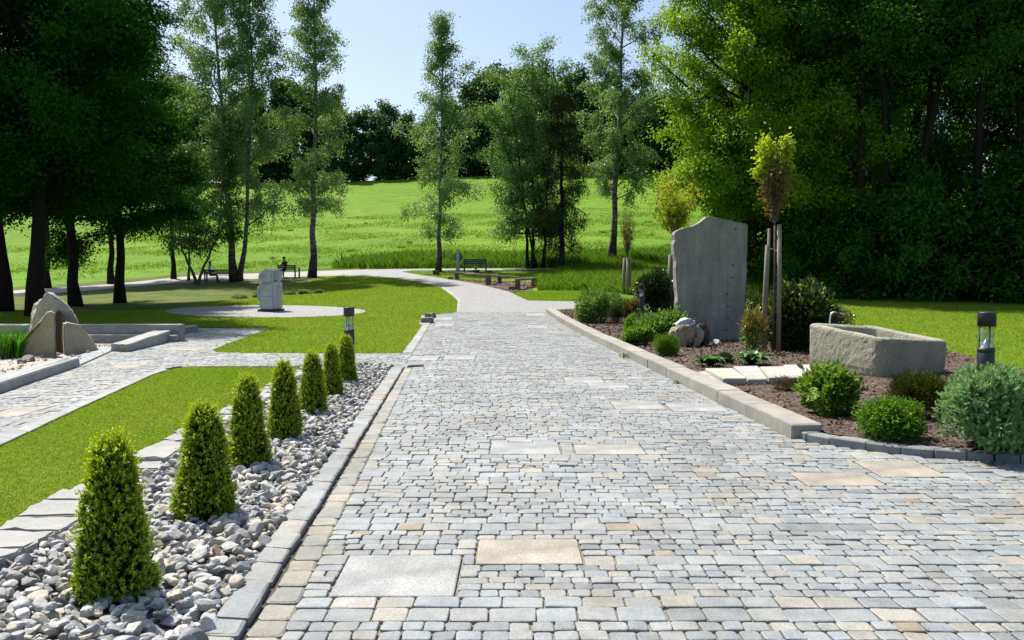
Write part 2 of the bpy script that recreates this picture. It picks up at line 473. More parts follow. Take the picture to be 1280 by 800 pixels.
for (bl, br, ty), lab in zip(slab_px, slab_lab):
    a = G(*bl); b = G(*br); t_ = G((bl[0] + br[0]) / 2, ty)
    y0, y1 = min(a[1], b[1]), t_[1]
    j0 = min(range(len(rows)), key=lambda j: abs(rows[j][0] - y0)); j1 = min(range(len(rows)), key=lambda j: abs(rows[j][1] - y1))
    j1 = max(j1, j0)
    rects.append((a[0], b[0], rows[j0][0], rows[j1][1], lab))

def wav(x, y): return .010 * np.sin(x * .7 + y * .35) + .002 * np.sin(x * 2.7 + y * 1.3)
Q = []; far = []
for j, (ya, yb) in enumerate(rows):
    ym = (ya + yb) / 2; big = (yb - ya) > .13
    for xa, xb in spans(paved, ym):
        cuts = sorted([(r[0], r[1]) for r in rects if r[2] < ym < r[3] and r[1] > xa and r[0] < xb])
        segs = []; cur = xa
        for c0, c1 in cuts:
            if c0 - .012 > cur: segs.append((cur, c0 - .012))
            cur = max(cur, c1 + .012)
        if xb > cur: segs.append((cur, xb))
        for s0, s1 in segs:
            L = s1 - s0
            if L < .05: continue
            ls = []
            while sum(ls) < L: ls.append(RNG.uniform(.16, .24) if big else RNG.uniform(.095, .14) if RNG.random() > .1 else RNG.uniform(.14, .18))
            if len(ls) > 1 and sum(ls) - L > ls[-1] * .5: ls.pop()
            ls = np.array(ls) * L / sum(ls); xx = s0 + np.concatenate([[0], np.cumsum(ls)])
            g = .0042
            for a, b in zip(xx[:-1], xx[1:]):
                Q.append([(a + g, ya + g), (b - g, ya + g), (b - g, yb - g), (a + g, yb - g)])
Q = np.array(Q); Q[..., 1] += wav(Q[..., 0], Q[..., 1])
print('setts', len(Q))
mb = MB(); n = len(Q)
quads_mesh(mb, Q, .004, RNG.normal(.032, .0026, n), .009, .0045, .0035, .0032, sett_cols(n), tilt=.014)
tag(mb.build('pavement', M['sett']), kind='structure')

warm = {1: (.5, .465, .40), 4: (.47, .47, .45), 8: (.47, .43, .36), 9: (.48, .44, .37), 16: (.5, .455, .39), 17: (.5, .455, .385), 18: (.48, .445, .395), 19: (.48, .44, .38), 3: (.5, .485, .44)}
for i, (x0, x1, y0, y1, lab) in enumerate(rects):
    q = np.array([[(x0, y0 + .008), (x1, y0 + .008), (x1, y1 - .008), (x0, y1 - .008)]]); q[..., 1] += wav(q[..., 0], q[..., 1])
    mb = MB(); quads_mesh(mb, q, .0, .034, .006, .006, .004, .003, np.array([warm.get(i, (.46, .475, .48))]) * .74)
    o = mb.build('paving_slab', M['slab'], origin=((x0 + x1) / 2, (y0 + y1) / 2, float(T((x0 + x1) / 2, (y0 + y1) / 2))))
    tag(o, lab, 'paving slab', 'large slabs let into the sett paving')

# drain: kerb row, dark slot, second row
kl = [ext(g2(258, 800), g2(491, 460), 2.2), g2(491, 460)]
kr = [ext(g2(303, 797), g2(505, 461), 2.2), g2(505, 461)]
sl = [ext(g2(312, 797), g2(506.5, 461), 2.2), g2(506.5, 461)]
sr = [gutR_near, gutR_far]
mb = MB(); q = strip_quads(kl, kr, .26, .012); quads_mesh(mb, q, .0, RNG.normal(.050, .003, len(q)), .012, .012, .008, .004, sett_cols(len(q), .2))
tag(mb.build('kerb', M['sett']), kind='structure')
mb = MB(); q = strip_quads(sl, sr, .22, .014); quads_mesh(mb, q, .0, RNG.normal(.030, .003, len(q)), .015, .012, .008, .005, sett_cols(len(q), .24) * np.array([.97, .90, .80]))
tag(mb.build('gutter_stones', M['sett']), kind='structure')
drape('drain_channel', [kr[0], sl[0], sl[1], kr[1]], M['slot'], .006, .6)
drape('gutter_bed', [sl[0], (sr[0][0] + .02, sr[0][1]), (sr[1][0] + .02, sr[1][1]), sl[1]], M['joint'], .012, .6)
mb = MB(); a = np.array(g2(509, 461.6)); b = np.array(g2(529, 460.4))
quads_mesh(mb, [[a, b, b + (0, .13), a + (0, .13)]], 0, .07, .01, .01, .01, 0, np.array([[.3, .28, .25]]))
tag(mb.build('drain_end_stone', M['sett'], origin=(a[0], a[1], 0)), 'narrow pale stone lying across the end of the drain slot', 'stone')

# paler border stones along the lawns
b1o = [lawn1_ext, *lawn1_edge[::-1]]
b1i = [ext(g2(100, 513), g2(0, 561), 3.0), g2(0, 561), g2(100, 513), g2(196, 468.5), g2(210, 464.5)]
mb = MB(); q = strip_quads(b1o, b1i, .5, .012, .3); quads_mesh(mb, q, 0, .04, .006, .008, .005, .002, np.array([.35, .36, .355]) * RNG.uniform(.9, 1.08, (len(q), 1)))
b2o = [g2(503, 443.3), g2(517, 424), g2(529, 406)]; b2i = [g2(515, 443.3), g2(527, 424), g2(537, 407)]
q = strip_quads(b2o, b2i, .45, .012); quads_mesh(mb, q, 0, .046, .006, .008, .005, .002, np.array([.35, .36, .355]) * RNG.uniform(.9, 1.08, (len(q), 1)))
b3o = [g2(571, 391.6), g2(572, 377), g2(565, 370), g2(551, 360)]; b3i = [g2(575, 391.6), g2(576.5, 377), g2(570.5, 370), g2(557, 360)]
q = strip_quads(b3o, b3i, .45, .012); quads_mesh(mb, q, 0, .046, .006, .008, .005, .002, np.array([.37, .37, .36]) * RNG.uniform(.9, 1.08, (len(q), 1)))
tag(mb.build('border_stones', M['slab']), kind='structure')
mb = MB(); q = strip_quads([g2(84, 452), g2(136, 434)], [g2(101, 458.5), g2(139, 441)], .7, .012)
quads_mesh(mb, q, 0, .05, .006, .008, .005, .003, np.array([[.33, .355, .38]] * len(q)))
tag(mb.build('basin_coping', M['slab']), kind='structure')

# lawns and far paths
edge_out = [ext(g2(0, 676), g2(180, 574), 3.0), g2(0, 676), g2(64, 634), g2(104, 618), g2(180, 574), g2(228, 548), g2(280, 521), g2(330, 492), g2(385, 461)]
edge_in = [ext(g2(20, 712), g2(90, 676), 3.0), g2(20, 714), g2(90, 676), g2(150, 640), g2(205, 590), g2(250, 560), g2(305, 525), g2(352, 493), g2(400, 461)]
lawn1 = [b1i[0]] + b1i[1:] + [g2(230, 460.2)] + edge_out[::-1]
drape('lawn', lawn1, M['lawn'], .016, 1.0)
lawn2 = [g2(0, 404), g2(248, 409), g2(336, 411.7), g2(285, 431), g2(266, 439), g2(270, 442), g2(300, 443.2), g2(503, 443.5), g2(517, 424), g2(530, 404), g2(531, 396), g2(571, 391.6), g2(572, 377),
         g2(565, 370), g2(551, 360), g2(525, 353), g2(490, 347.5), g2(460, 345.6), g2(400, 345.6), g2(390, 352), g2(320, 368), g2(200, 388), g2(0, 392), g2(-200, 400), g2(-200, 404)]
drape('lawn', lawn2, M['lawn'], .016, 1.2, rag=.012)
floor = [g2(-300, 404), g2(-200, 400), g2(0, 392), g2(200, 388), g2(320, 368), g2(390, 352), g2(400, 345.4), g2(320, 349), g2(255, 350), g2(207, 355), g2(160, 359), g2(100, 364.5), g2(0, 371), g2(-300, 385)]
drape('woodland_floor', floor, M['wood_floor'], .010, 1.5)
dryband = [g2(-300, 372), g2(0, 360), g2(100, 354), g2(207, 344), g2(320, 338), g2(400, 335), g2(512, 333), g2(512, 336.5), g2(400, 339), g2(255, 343.5), g2(207, 348.5), g2(100, 358.5), g2(0, 364.5), g2(-300, 378)]
drape('dry_verge', dryband, M['wood_floor'], .010, 2)
farpath = [g2(571, 391.6), g2(572, 377), g2(565, 370), g2(551, 360), g2(525, 353), g2(490, 347.5), g2(460, 345.6), g2(440, 344.9), g2(440, 337.7), g2(512, 336.5), g2(600, 336), g2(700, 335.5), g2(700, 337.8), g2(600, 338.1), g2(515, 338.6), g2(502, 340.2),
           g2(512, 342), g2(536, 345.6), g2(570, 351), g2(600, 356), g2(636, 365), g2(660, 376.5), g2(730, 378), g2(735, 388), g2(686, 390), g2(682, 391.5)]
drape('path', farpath, M['farpath'], .030, 1.2)
gpath = [g2(440, 344.9), g2(400, 345.4), g2(320, 349), g2(255, 350), g2(207, 355), g2(160, 359), g2(100, 364.5), g2(0, 371), g2(-300, 385), g2(-300, 378), g2(0, 364.5), g2(100, 358.5), g2(160, 353.5), g2(207, 348.5), g2(255, 343.5), g2(320, 342), g2(400, 339), g2(440, 337.7)]
drape('gravel_path', gpath, M['gravelpath'], .022, 1.5)
isl = [g2(515, 338.8), g2(503, 340.2), g2(512, 341.8), g2(536, 345.2), g2(566, 350.4), g2(600, 350), g2(625, 347), g2(690, 344), g2(700, 338.2), g2(600, 338.3)]
drape('lawn', isl, M['lawn'], .014, 1.5)
isl2 = [g2(640, 366), g2(662, 376.3), g2(740, 377.7), g2(740, 364), g2(680, 364)]
drape('lawn', isl2, M['lawn'], .016, 1.2)
rbed = [g2(564, 350.2), g2(600, 355.5), g2(640, 365.5), g2(664, 363.5), g2(668, 358), g2(664, 352.5), g2(640, 352), g2(620, 350.5), g2(600, 351)]
drape('bark_bed', rbed, M['mulch'], .022, 1.0)
cir = [g2(335 + (122 if math.cos(a) > 0 else 128) * math.cos(a), 390 + 7.8 * math.sin(a)) for a in np.linspace(0, 2 * math.pi, 40, endpoint=False)]
drape('paved_circle', cir, M['farpath'], .026, 1.0)

# right bed
kd = unit(np.array(kerb_far) - np.array(kerb_near)); kn = np.array([kd[1], -kd[0]])
KW = .32
kA = [kerb_near, kerb_far]; kB = [tuple(np.array(kerb_near) + kn * KW), tuple(np.array(kerb_far) + kn * KW)]
q = strip_quads(kA, kB, 1.25, .006, .15)
mb = MB(); n = len(q)
quads_mesh(mb, q, -.02, RNG.normal(.185, .004, n), .008, .014, .014, .003, np.array([.34, .325, .29]) * RNG.uniform(.9, 1.1, (n, 1)))
tag(mb.build('kerb', M['kerb']), kind='structure')
ck = [tuple(np.array(kerb_near) + kd * .18 + kn * .03)] + curve_kerb[1:]
ckb = []
for i, p in enumerate(ck):
    a = np.array(ck[max(0, i - 1)]); b = np.array(ck[min(len(ck) - 1, i + 1)]); t_ = unit(b - a); ckb.append(tuple(np.array(p) + np.array([-t_[1], t_[0]]) * .17))
q = strip_quads(ckb, ck, .27, .012, .3)[:, ::1]
q = np.array([[p[1], p[2], p[3], p[0]] for p in q])
mb = MB(); n = len(q); quads_mesh(mb, q, -.02, RNG.normal(.105, .004, n), .008, .012, .01, .004, sett_cols(n, .13) * .85)
tag(mb.build('kerb', M['kerb']), kind='structure')
bed = kB + [g2(725, 388.5), g2(790, 386), (7.5, 27), (9.2, 20), (8.6, 16), (8.3, 14.2), (9.5, 12.5), (11, 11)] + ckb[::-1][:-1]
bed = [kB[0], kB[1]] + bed[2:]
BZ = .11
drape('mulch_bed', bed, M['mulch'], BZ, .6)
rlawn = [(7.5, 27.05), (9.25, 20), (8.65, 16), (8.35, 14.2), (9.55, 12.5), (11.05, 11), (11.1, 8.2), (40, 8.2), (40, 44), (12, 44), (11, 33)]
drape('lawn', rlawn, M['lawn'], .014, 1.2)

# bark chips on the bed
def chips(name, poly, n, off, rngx, rngy, keep=None, size=(.02, .055)):
    x = RNG.uniform(*rngx, n); y = rngy[0] + (rngy[1] - rngy[0]) * RNG.random(n) ** 1.5
    k = inside(poly, x, y); x = x[k]; y = y[k]; n = len(x)
    a = RNG.uniform(0, math.tau, n); L = RNG.uniform(*size, n) * np.clip(y / 13, 1, 1.8); W = L * RNG.uniform(.25, .6, n)
    D = np.column_stack([np.cos(a), np.sin(a), RNG.normal(0, .35, n)]); S = np.column_stack([-np.sin(a), np.cos(a), RNG.normal(0, .35, n)])
    P = np.column_stack([x, y, T(x, y) + off + RNG.uniform(.004, .03, n)])
    V = np.stack([P - D * L[:, None] / 2 - S * W[:, None] / 2, P + D * L[:, None] / 2 - S * W[:, None] / 3, P + D * L[:, None] / 2.2 + S * W[:, None] / 2, P - D * L[:, None] / 2 + S * W[:, None] / 2.5], 1).reshape(-1, 3)
    cols = np.array([[.10, .066, .048], [.16, .11, .085], [.055, .036, .028], [.24, .19, .155]])[RNG.choice(4, n, p=[.4, .25, .25, .1])] * RNG.uniform(.75, 1.25, (n, 1))
    mb = MB(); mb.add(V, np.arange(n * 4).reshape(-1, 4), np.repeat(cols, 4, 0))
    return tag(mb.build(name, M['chip']), kind='stuff')
chips('bark_chips', bed, 90000, BZ, (0.5, 11), (7, 32))
chips('bark_chips', rbed, 6000, .022, (-6, 3), (38, 58), size=(.04, .08))

# ------------------------------------------------------------------ grass blades
def blades(name, poly, n, h, w, box, cols, power=1.0, off=.016, lean=.8, keep=None, size_y=None, dry=True):
    x = RNG.uniform(box[0], box[1], n); y = box[2] + (box[3] - box[2]) * RNG.random(n) ** power
    k = inside(poly, x, y)
    if keep is not None: k &= keep(x, y)
    x = x[k]; y = y[k]; n = len(x)
    hh = h * RNG.uniform(.5, 1.3, n); ww = w * RNG.uniform(.7, 1.3, n)
    if size_y: s = np.clip(y / size_y, 1, 4); ww = ww * s
    a = RNG.uniform(0, math.tau, n); le = RNG.normal(0, lean, (n, 2))
    P = np.column_stack([x, y, T(x, y) + off - .004]); S = np.column_stack([np.cos(a), np.sin(a), 0 * a]) * ww[:, None] / 2
    tip = P + np.column_stack([le[:, 0] * hh, le[:, 1] * hh, hh])
    mid = P + np.column_stack([le[:, 0] * hh * .3, le[:, 1] * hh * .3, hh * .55])
    V = np.stack([P - S, P + S, mid + S * .8, tip, mid - S * .8], 1).reshape(-1, 3)
    pt = np.clip(.5 + .5 * np.sin(x * 1.1 + y * .8 + 1.6 * np.sin(x * .5 - y * .35)) * np.sin(y * .9 - x * .4), 0, 1)[:, None] if size_y and dry else 0
    c = np.array(cols)[RNG.integers(0, len(cols), n)] * (1 - pt * .45) + np.array([.30, .33, .05]) * pt * .45
    c = c * RNG.uniform(.85, 1.15, (n, 1))
    mb = MB(); mb.add(V, np.arange(n * 5).reshape(-1, 5), np.repeat(c, 5, 0))
    return tag(mb.build(name, M['blade']), kind='stuff')
LG = [(.18, .30, .018), (.20, .32, .022), (.23, .325, .03), (.155, .275, .018)]
blades('grass', lawn1, 330000, .022, .006, (-8, -2.5, 3, 16), LG, 1.3, size_y=7)
blades('grass', lawn2, 420000, .045, .012, (-24, 0, 16, 58), LG, 1.6, size_y=18, keep=lambda x, y: ~inside(cir, x, y))
blades('grass', rlawn, 120000, .045, .012, (7, 24, 9, 34), LG, 1.2, size_y=16)
MG = [(.10, .21, .010), (.13, .25, .012), (.115, .23, .012), (.19, .23, .05), (.10, .21, .010), (.13, .25, .012), (.16, .25, .018), (.08, .18, .013)]
tall1 = [g2(412, 336), g2(512, 336.2), g2(545, 335.8), g2(700, 335), g2(850, 332), g2(850, 318), g2(700, 322), g2(512, 321), g2(430, 328)]
TG = [(.08, .19, .014), (.11, .24, .016), (.14, .25, .02), (.06, .14, .016)]
blades('tall_grass', tall1, 160000, .65, .035, (-24, 16, 54, 82), TG, 1.0, 0, .45, keep=lambda x, y: RNG.random(x.shape) < sstep(-17, -9, x + 2 * np.sin(y)))
tall2 = [g2(672, 363.5), g2(672, 350), g2(700, 340), g2(705, 335.4), g2(1020, 330), g2(1020, 366), g2(930, 372), g2(800, 370), g2(740, 364)]
blades('tall_grass', tall2, 150000, .4, .028, (0, 22, 34, 62), MG, 1.0, 0, .55)
blades('grass', isl, 60000, .05, .03, (-12, 5, 44, 62), LG, 1.0, off=.014)
blades('grass', isl2, 60000, .05, .02, (-1, 5, 32, 48), LG, 1.0)
mead = [g2(-200, 362), g2(400, 334), g2(545, 320), g2(850, 317), g2(1100, 330), (60, 70), (60, 130), (-80, 130), (-80, 60)]
def patchy(x, y): return np.sin(x * .55 + np.sin(y * .3) * 2) + np.sin(y * .42 + x * .13) + RNG.normal(0, .8, x.shape) > .3
blades('meadow_grass', mead, 220000, .14, .05, (-60, 45, 52, 130), MG, 1.5, 0, .9, keep=patchy, size_y=70, dry=False)
def tufts(x, y):
    rr = np.random.default_rng(3); k = np.zeros(x.shape, bool)
    cx = rr.uniform(-45, 35, 45); cy = rr.uniform(58, 120, 45); cr = rr.uniform(.15, .45, 45)
    for a, b, r in zip(cx, cy, cr): k |= (x - a) ** 2 + (y - b) ** 2 < r * r
    return k
blades('meadow_weeds', mead, 500000, .28, .07, (-45, 35, 56, 121), [(.10, .22, .016), (.085, .19, .016), (.14, .27, .016)], 1.0, 0, .8, keep=tufts)
# ------------------------------------------------------------------ stones as things
def ico(sub):
    bm = bmesh.new(); bmesh.ops.create_icosphere(bm, subdivisions=sub, radius=1)
    v = np.array([p.co[:] for p in bm.verts]); f = np.array([[q.index for q in p.verts] for p in bm.faces]); bm.free(); return v, f
ICO = {k: ico(k) for k in (1, 2, 3, 4, 5)}

def rock_verts(rng, sub, planes=14, rough=.0, dmin=.55):
    v, f = ICO[sub]
    n = unit(rng.normal(0, 1, (planes, 3))); d = rng.uniform(dmin, 1.0, planes)
    n = np.concatenate([n, np.eye(3), -np.eye(3)]); d = np.concatenate([d, np.full(6, 1.0)])
    dot = v @ n.T
    r = np.where(dot > .05, d[None] / np.maximum(dot, .05), 9).min(1)
    v = v * np.minimum(r, 1.25)[:, None]
    if rough: v = v * (1 + rough * np.sin(v[:, :1] * 9 + rng.uniform(0, 6)) * np.cos(v[:, 1:2] * 8 + rng.uniform(0, 6)) + rng.normal(0, rough * .35, (len(v), 1)))
    return v, f

def rotm(rng, full=True):
    if full:
        q = unit(rng.normal(0, 1, 4)); w, x, y, z = q
        return np.array([[1 - 2 * (y * y + z * z), 2 * (x * y - z * w), 2 * (x * z + y * w)], [2 * (x * y + z * w), 1 - 2 * (x * x + z * z), 2 * (y * z - x * w)], [2 * (x * z - y * w), 2 * (y * z + x * w), 1 - 2 * (x * x + y * y)]])
    a = rng.uniform(0, math.tau); return np.array([[math.cos(a), -math.sin(a), 0], [math.sin(a), math.cos(a), 0], [0, 0, 1]])

STONE_C = np.array([[.40, .41, .42], [.36, .36, .36], [.50, .495, .47], [.48, .44, .36], [.24, .245, .255], [.34, .22, .15], [.48, .48, .475]])
def stones(name, poly, n, box, smin, smax, z, fill_floor=True):
    mb = MB(); k = 0
    xs = RNG.uniform(box[0], box[1], n * 6); ys = RNG.uniform(box[2], box[3], n * 6)
    ok = inside(poly, xs, ys); xs = xs[ok][:n]; ys = ys[ok][:n]
    for x, y in zip(xs, ys):
        s = smin + (smax - smin) * RNG.random() ** 1.9
        v, f = rock_verts(RNG, 3 if y < 8 else 2 if y < 11 else 1, RNG.integers(5, 9), .006, .42)
        v = v * np.array([1, RNG.uniform(.6, .95), RNG.uniform(.4, .7)]) * s
        a = RNG.normal(0, .35, 2); Rm = rotm(RNG, False) @ np.array([[1, 0, a[0]], [0, 1, a[1]], [-a[0], -a[1], 1]])
        v = v @ Rm.T + np.array([x, y, T(x, y) + z + RNG.uniform(-.02, .05)])
        c = STONE_C[RNG.choice(7, p=[.24, .18, .20, .22, .08, .012, .068])] * RNG.uniform(.8, 1.15)
        mb.add(v, f, c)
    return tag(mb.build(name, M['pebble']), kind='stuff')

gbed = edge_in + [g2(430, 459.7), g2(490, 459.7)] + [kl[1], kl[0]]
gb_floor = edge_out[:0] + edge_in + [g2(489, 460), kl[1], kl[0]]
drape('gravel_floor', gb_floor, M['gravel_floor'], .010, .8)
stones('gravel', gbed, 6200, (-4, -1, 3.0, 15.6), .021, .058, .028)

# flat edging stones, two thin leaves here and there
EDGE = []; tE = 0.; LE, LI = length(edge_out), length(edge_in)
while tE < .985:
    u = min(1., tE + RNG.uniform(.24, .44) / LE)
    if 1 - u < .015: u = 1.
    Qe = np.array([[line_at(edge_out, tE * LE), line_at(edge_in, tE * LI), line_at(edge_in, (u - .0018) * LI), line_at(edge_out, (u - .0018) * LE)]])
    c0 = Qe[0].mean(0); w = RNG.uniform(.92, 1.12)
    Qe = Qe + RNG.normal(0, .01, Qe.shape)
    if tE == 0: Qe0 = Qe
    h = RNG.uniform(.085, .12); col = np.array([.32, .32, .305]) * RNG.uniform(.88, 1.08)
    EDGE.append((Qe[0], h, col))
    tE = u

# ------------------------------------------------------------------ granite walls
def hexa(name, foot, top, mat, label, cat, col, sub=0.02, group=None, wob=.006, cell=.3):
    """solid with four foot corners and four top corners, worn edges"""
    bm = bmesh.new(); org = np.array(foot).mean(0)
    vs = [bm.verts.new(tuple(np.array(p) - org)) for p in list(foot) + list(top)]
    for q in ((3, 2, 1, 0), (4, 5, 6, 7), (0, 1, 5, 4), (1, 2, 6, 5), (2, 3, 7, 6), (3, 0, 4, 7)): bm.faces.new([vs[i] for i in q])
    bmesh.ops.recalc_face_normals(bm, faces=bm.faces)
    bmesh.ops.subdivide_edges(bm, edges=[e for e in bm.edges if e.calc_length() > cell], cuts=5, use_grid_fill=True)
    rr = random.Random(int(abs(org[0]) * 991 + abs(org[1]) * 77))
    for v in bm.verts: v.co += Vector((rr.gauss(0, 1), rr.gauss(0, 1), rr.gauss(0, 1))) * wob
    bmesh.ops.bevel(bm, geom=[e for e in bm.edges if len(e.link_faces) == 2 and e.calc_face_angle() > .7], offset=sub, segments=2, affect='EDGES')
    return finish(bm, name, mat, label, cat, org, col, group)

def finish(bm, name, mat, label=None, cat=None, org=(0, 0, 0), col=(.4, .4, .4), group=None, parent=None, smooth=False):
    me = bpy.data.meshes.new(name); bm.to_mesh(me); bm.free()
    a = me.attributes.new('Col', 'FLOAT_COLOR', 'POINT'); a.data.foreach_set('color', np.tile([*col, 1.], len(me.vertices)).astype(np.float32))
    for m in (mat if isinstance(mat, (list, tuple)) else [mat]): me.materials.append(m)
    if smooth: me.polygons.foreach_set('use_smooth', np.ones(len(me.polygons), bool))
    o = bpy.data.objects.new(name, me); C.objects.link(o); o.location = tuple(float(k) for k in org)
    if parent is not None: o.parent = parent
    return tag(o, label, cat, group)

def up(p, h): return np.array([p[0], p[1], p[2] + h])
for q_, h_, col_ in EDGE:
    z4 = h_ + RNG.normal(0, .004, 4)
    hexa('edging_stone', [np.array([*p_, -.01]) for p_ in q_], [np.array([*(p_ + RNG.normal(0, .012, 2)), zz_]) for p_, zz_ in zip(q_, z4)], M['flag'], 'pale flat edging stone in the row between lawn and gravel bed', 'edging stone', tuple(col_), .012, 'flat stones edging the gravel bed', .0032, .16)
# low wall A
a0, a1 = G(0, 495), G(99.5, 460); dirA = unit(a1 - a0); a0 = a1 - dirA * 9.0; nA = np.array([-dirA[1], dirA[0], 0]) * .36
hexa('low_wall', [a0, a1, a1 + nA, a0 + nA], [up(a0, .19), up(a1, .18), up(a1 + nA, .18), up(a0 + nA, .19)], M['kerb'], 'long low granite wall block at the left edge before the spring stone', 'wall', (.36, .37, .37), .015)
# sloped block B
p0, p1, p2 = G(139, 441), G(162, 441.6), G(226, 425.2); b = p0 - p1; p3 = p2 + b
zb = lambda px, py, P: (at_y(px, py, P[1])[2])
hexa('low_wall', [p1, p2, p3, p0], [np.array([*p1[:2], zb(162, 430, p1)]), np.array([*p2[:2], zb(226, 409, p2)]), np.array([*p3[:2], zb(226, 409, p2)]), np.array([*p0[:2], zb(139, 430, p0)])], M['kerb'],
     'grey granite wall block sloping up along the side path', 'wall', (.36, .37, .37), .015)
q0, q1 = G(227, 419.3), G(248, 415.5); nq = np.array([-.3, .25, 0])
hexa('low_wall', [q0, q1, q1 + nq, q0 + nq], [up(q0, .2), up(q1, .19), up(q1 + nq, .19), up(q0 + nq, .2)], M['kerb'], 'short low wall block behind the sloping one, in tree shade', 'wall', (.3, .31, .31), .012)
w1, w2 = G(-170, 429.5), G(203, 429.5); w2 = np.array([w2[0] + .3, w2[1], w2[2]]); dz = np.array([0, .3, 0]); dz2 = np.array([0, .36, 0])
root = empty('basin_wall', (w1 + w2) / 2, 0, 'long two-step dark granite wall behind the spring stone', 'wall')
def part_of(o, root): o.parent = root; o.location = Vector(o.location) - root.location; return o
h1 = at_y(150, 419, w1[1])[2]; h2 = at_y(150, 406, w1[1] + .3)[2]
part_of(hexa('step', [w1, w2, w2 + dz, w1 + dz], [np.array([*w[:2], h1]) for w in (w1, w2, w2 + dz, w1 + dz)], M['kerb'], None, None, (.3, .3, .29), .012), root)
part_of(hexa('coping_wall', [w + dz for w in (w1, w2, w2 + dz2, w1 + dz2)], [np.array([*(w + dz)[:2], h2]) for w in (w1, w2, w2 + dz2, w1 + dz2)], M['kerb'], None, None, (.33, .33, .31), .015), root)
basin = [tuple(a0[:2]), tuple(a1[:2]), g2(136, 438), g2(200, 424), tuple(w2[:2]), tuple(w1[:2])]
drape('basin_floor', basin, plain_mat('fine_basin_gravel', (.36, .32, .27), .95, var=.45, scale=35, bump=.8), .013, .8)
sv = STONE_C.copy(); STONE_C = np.array([[.5, .44, .37], [.45, .42, .38], [.38, .34, .29], [.55, .5, .44], [.3, .28, .26], [.46, .38, .3], [.6, .58, .54]])
stones('gravel', basin, 1500, (-13.5, -6, 9, 20), .015, .05, .015)
STONE_C = sv

# ------------------------------------------------------------------ outline stones
def outline_stone(pts, Y, thick, name, mat, label, cat, col, push=(0, 1), rough=.012, cuts=3, bev=.03, parent=None, group=None, foot=None):
    """solid with this outline; front face at the distance Y (a number, or one number per point), given depth"""
    Ys = Y if isinstance(Y, (list, tuple)) else [Y] * len(pts)
    W = np.array([at_y(px, py, yy) for (px, py), yy in zip(pts, Ys)])
    org = np.array([W[:, 0].mean(), W[:, 1].mean(), W[:, 2].min()])
    bm = bmesh.new(); vs = [bm.verts.new(tuple(p - org)) for p in W]
    fc = bm.faces.new(vs); r = bmesh.ops.extrude_face_region(bm, geom=[fc])
    nv = [e for e in r['geom'] if isinstance(e, bmesh.types.BMVert)]
    d = np.array([push[0], push[1], 0.]) * thick
    for v in nv: v.co += Vector(d)
    bmesh.ops.recalc_face_normals(bm, faces=bm.faces)
    if bev: bmesh.ops.bevel(bm, geom=[e for e in bm.edges if len(e.link_faces) == 2 and e.calc_face_angle() > .9], offset=bev, segments=2, affect='EDGES')
    bmesh.ops.triangulate(bm, faces=bm.faces)
    for _ in range(cuts):
        ed = [e for e in bm.edges if e.calc_length() > .12]
        if ed: bmesh.ops.subdivide_edges(bm, edges=ed, cuts=1)
        bmesh.ops.triangulate(bm, faces=bm.faces)
    rr = random.Random(len(pts) + 5); bm.normal_update()
    from mathutils import noise as mn
    for v in bm.verts: v.co += v.normal * (mn.fractal(v.co * 4 + Vector((org[0], 0, 0)), 1, 2, 4) * rough)
    return finish(bm, name, mat, label, cat, org, col, group, parent, False)

M['mossy'] = stone_mat('mossy_stone_edge', (1, 1, 1), speck=20, speck_amt=.3, mott=5, mott_amt=.5, rough=.9, bump=.6, bump_scale=20)
ye = G(60, 447)[1]
fr = empty('spring_stone', G(68, 450), 0, 'domed cleft rock of three slabs with rusty stain beside green reeds', 'standing stone')
def under(o): o.parent = fr; o.location = Vector(o.location) - fr.location; return o
under(outline_stone([(37, 444), (37.5, 413), (40, 402), (43, 392), (46, 382), (50, 376.5), (55, 371.5), (60, 368), (66, 369.2), (70.5, 371), (76, 374), (81, 378.5), (86, 384), (91.5, 391), (95, 399), (99, 406), (105, 413), (111, 421), (116, 440)], ye + 1.15, .6, 'back_slab', M['fountain'], None, None, (.40, .375, .31), push=(-.5, .87), rough=.06))
under(outline_stone([(10.5, 454), (15, 441), (22, 433), (30, 425), (37, 418), (45, 409.5), (52, 400), (59, 390.5), (64, 389.3), (68, 389), (69.5, 410), (70, 430), (70.5, 449)], ye, .34, 'front_slab', M['fountain'], None, None, (.36, .31, .215), push=(-.5, .87), rough=.014))
under(outline_stone([(81, 446), (79.5, 420), (80, 405), (82, 403.5), (92, 405), (99, 406.5), (105, 412), (111, 418.5), (118, 429), (126, 440.5), (104, 443)], [ye + .35, ye + .35, ye + .45, ye + .45, ye + .6, ye + .75, ye + .85, ye + .95, ye + 1.0, ye + 1.05, ye + .8], .55, 'side_slab', M['fountain'], None, None, (.40, .35, .25), push=(-.5, .87), rough=.014))
under(outline_stone([(69, 447), (68.5, 425), (68.5, 400), (70, 391), (73, 388), (77, 391), (80, 402), (80.5, 420), (81.5, 447)], ye + .98, .3, 'cleft_shade', M['fountain'], None, None, (.055, .048, .036), push=(-.5, .87), rough=.01, bev=.01))  # dark slab, its colour painted as the shade in the gap between the slabs
under(outline_stone([(77, 447), (75.5, 420), (76.5, 398), (78.5, 394), (80.5, 398), (82, 408), (81.2, 425), (82.5, 447)], ye + .95, .3, 'rust_stain', M['fountain'], None, None, (.17, .09, .035), push=(-.5, .87), rough=.015, bev=.01))
moss = outline_stone([(9.5, 454), (14, 441), (21, 433), (29, 424.5), (36, 417), (43.5, 409.5), (48, 404), (49.5, 404.6), (46.5, 410), (38, 418.6), (31, 425.8), (24, 433), (18, 441), (13, 453)], ye - .012, .3, 'moss', M['mossy'], None, None, (.12, .16, .02), push=(-.5, .87), rough=.02, bev=0)
moss.parent = fr; moss.location = Vector(moss.location) - fr.location
gm = G(55, 449)
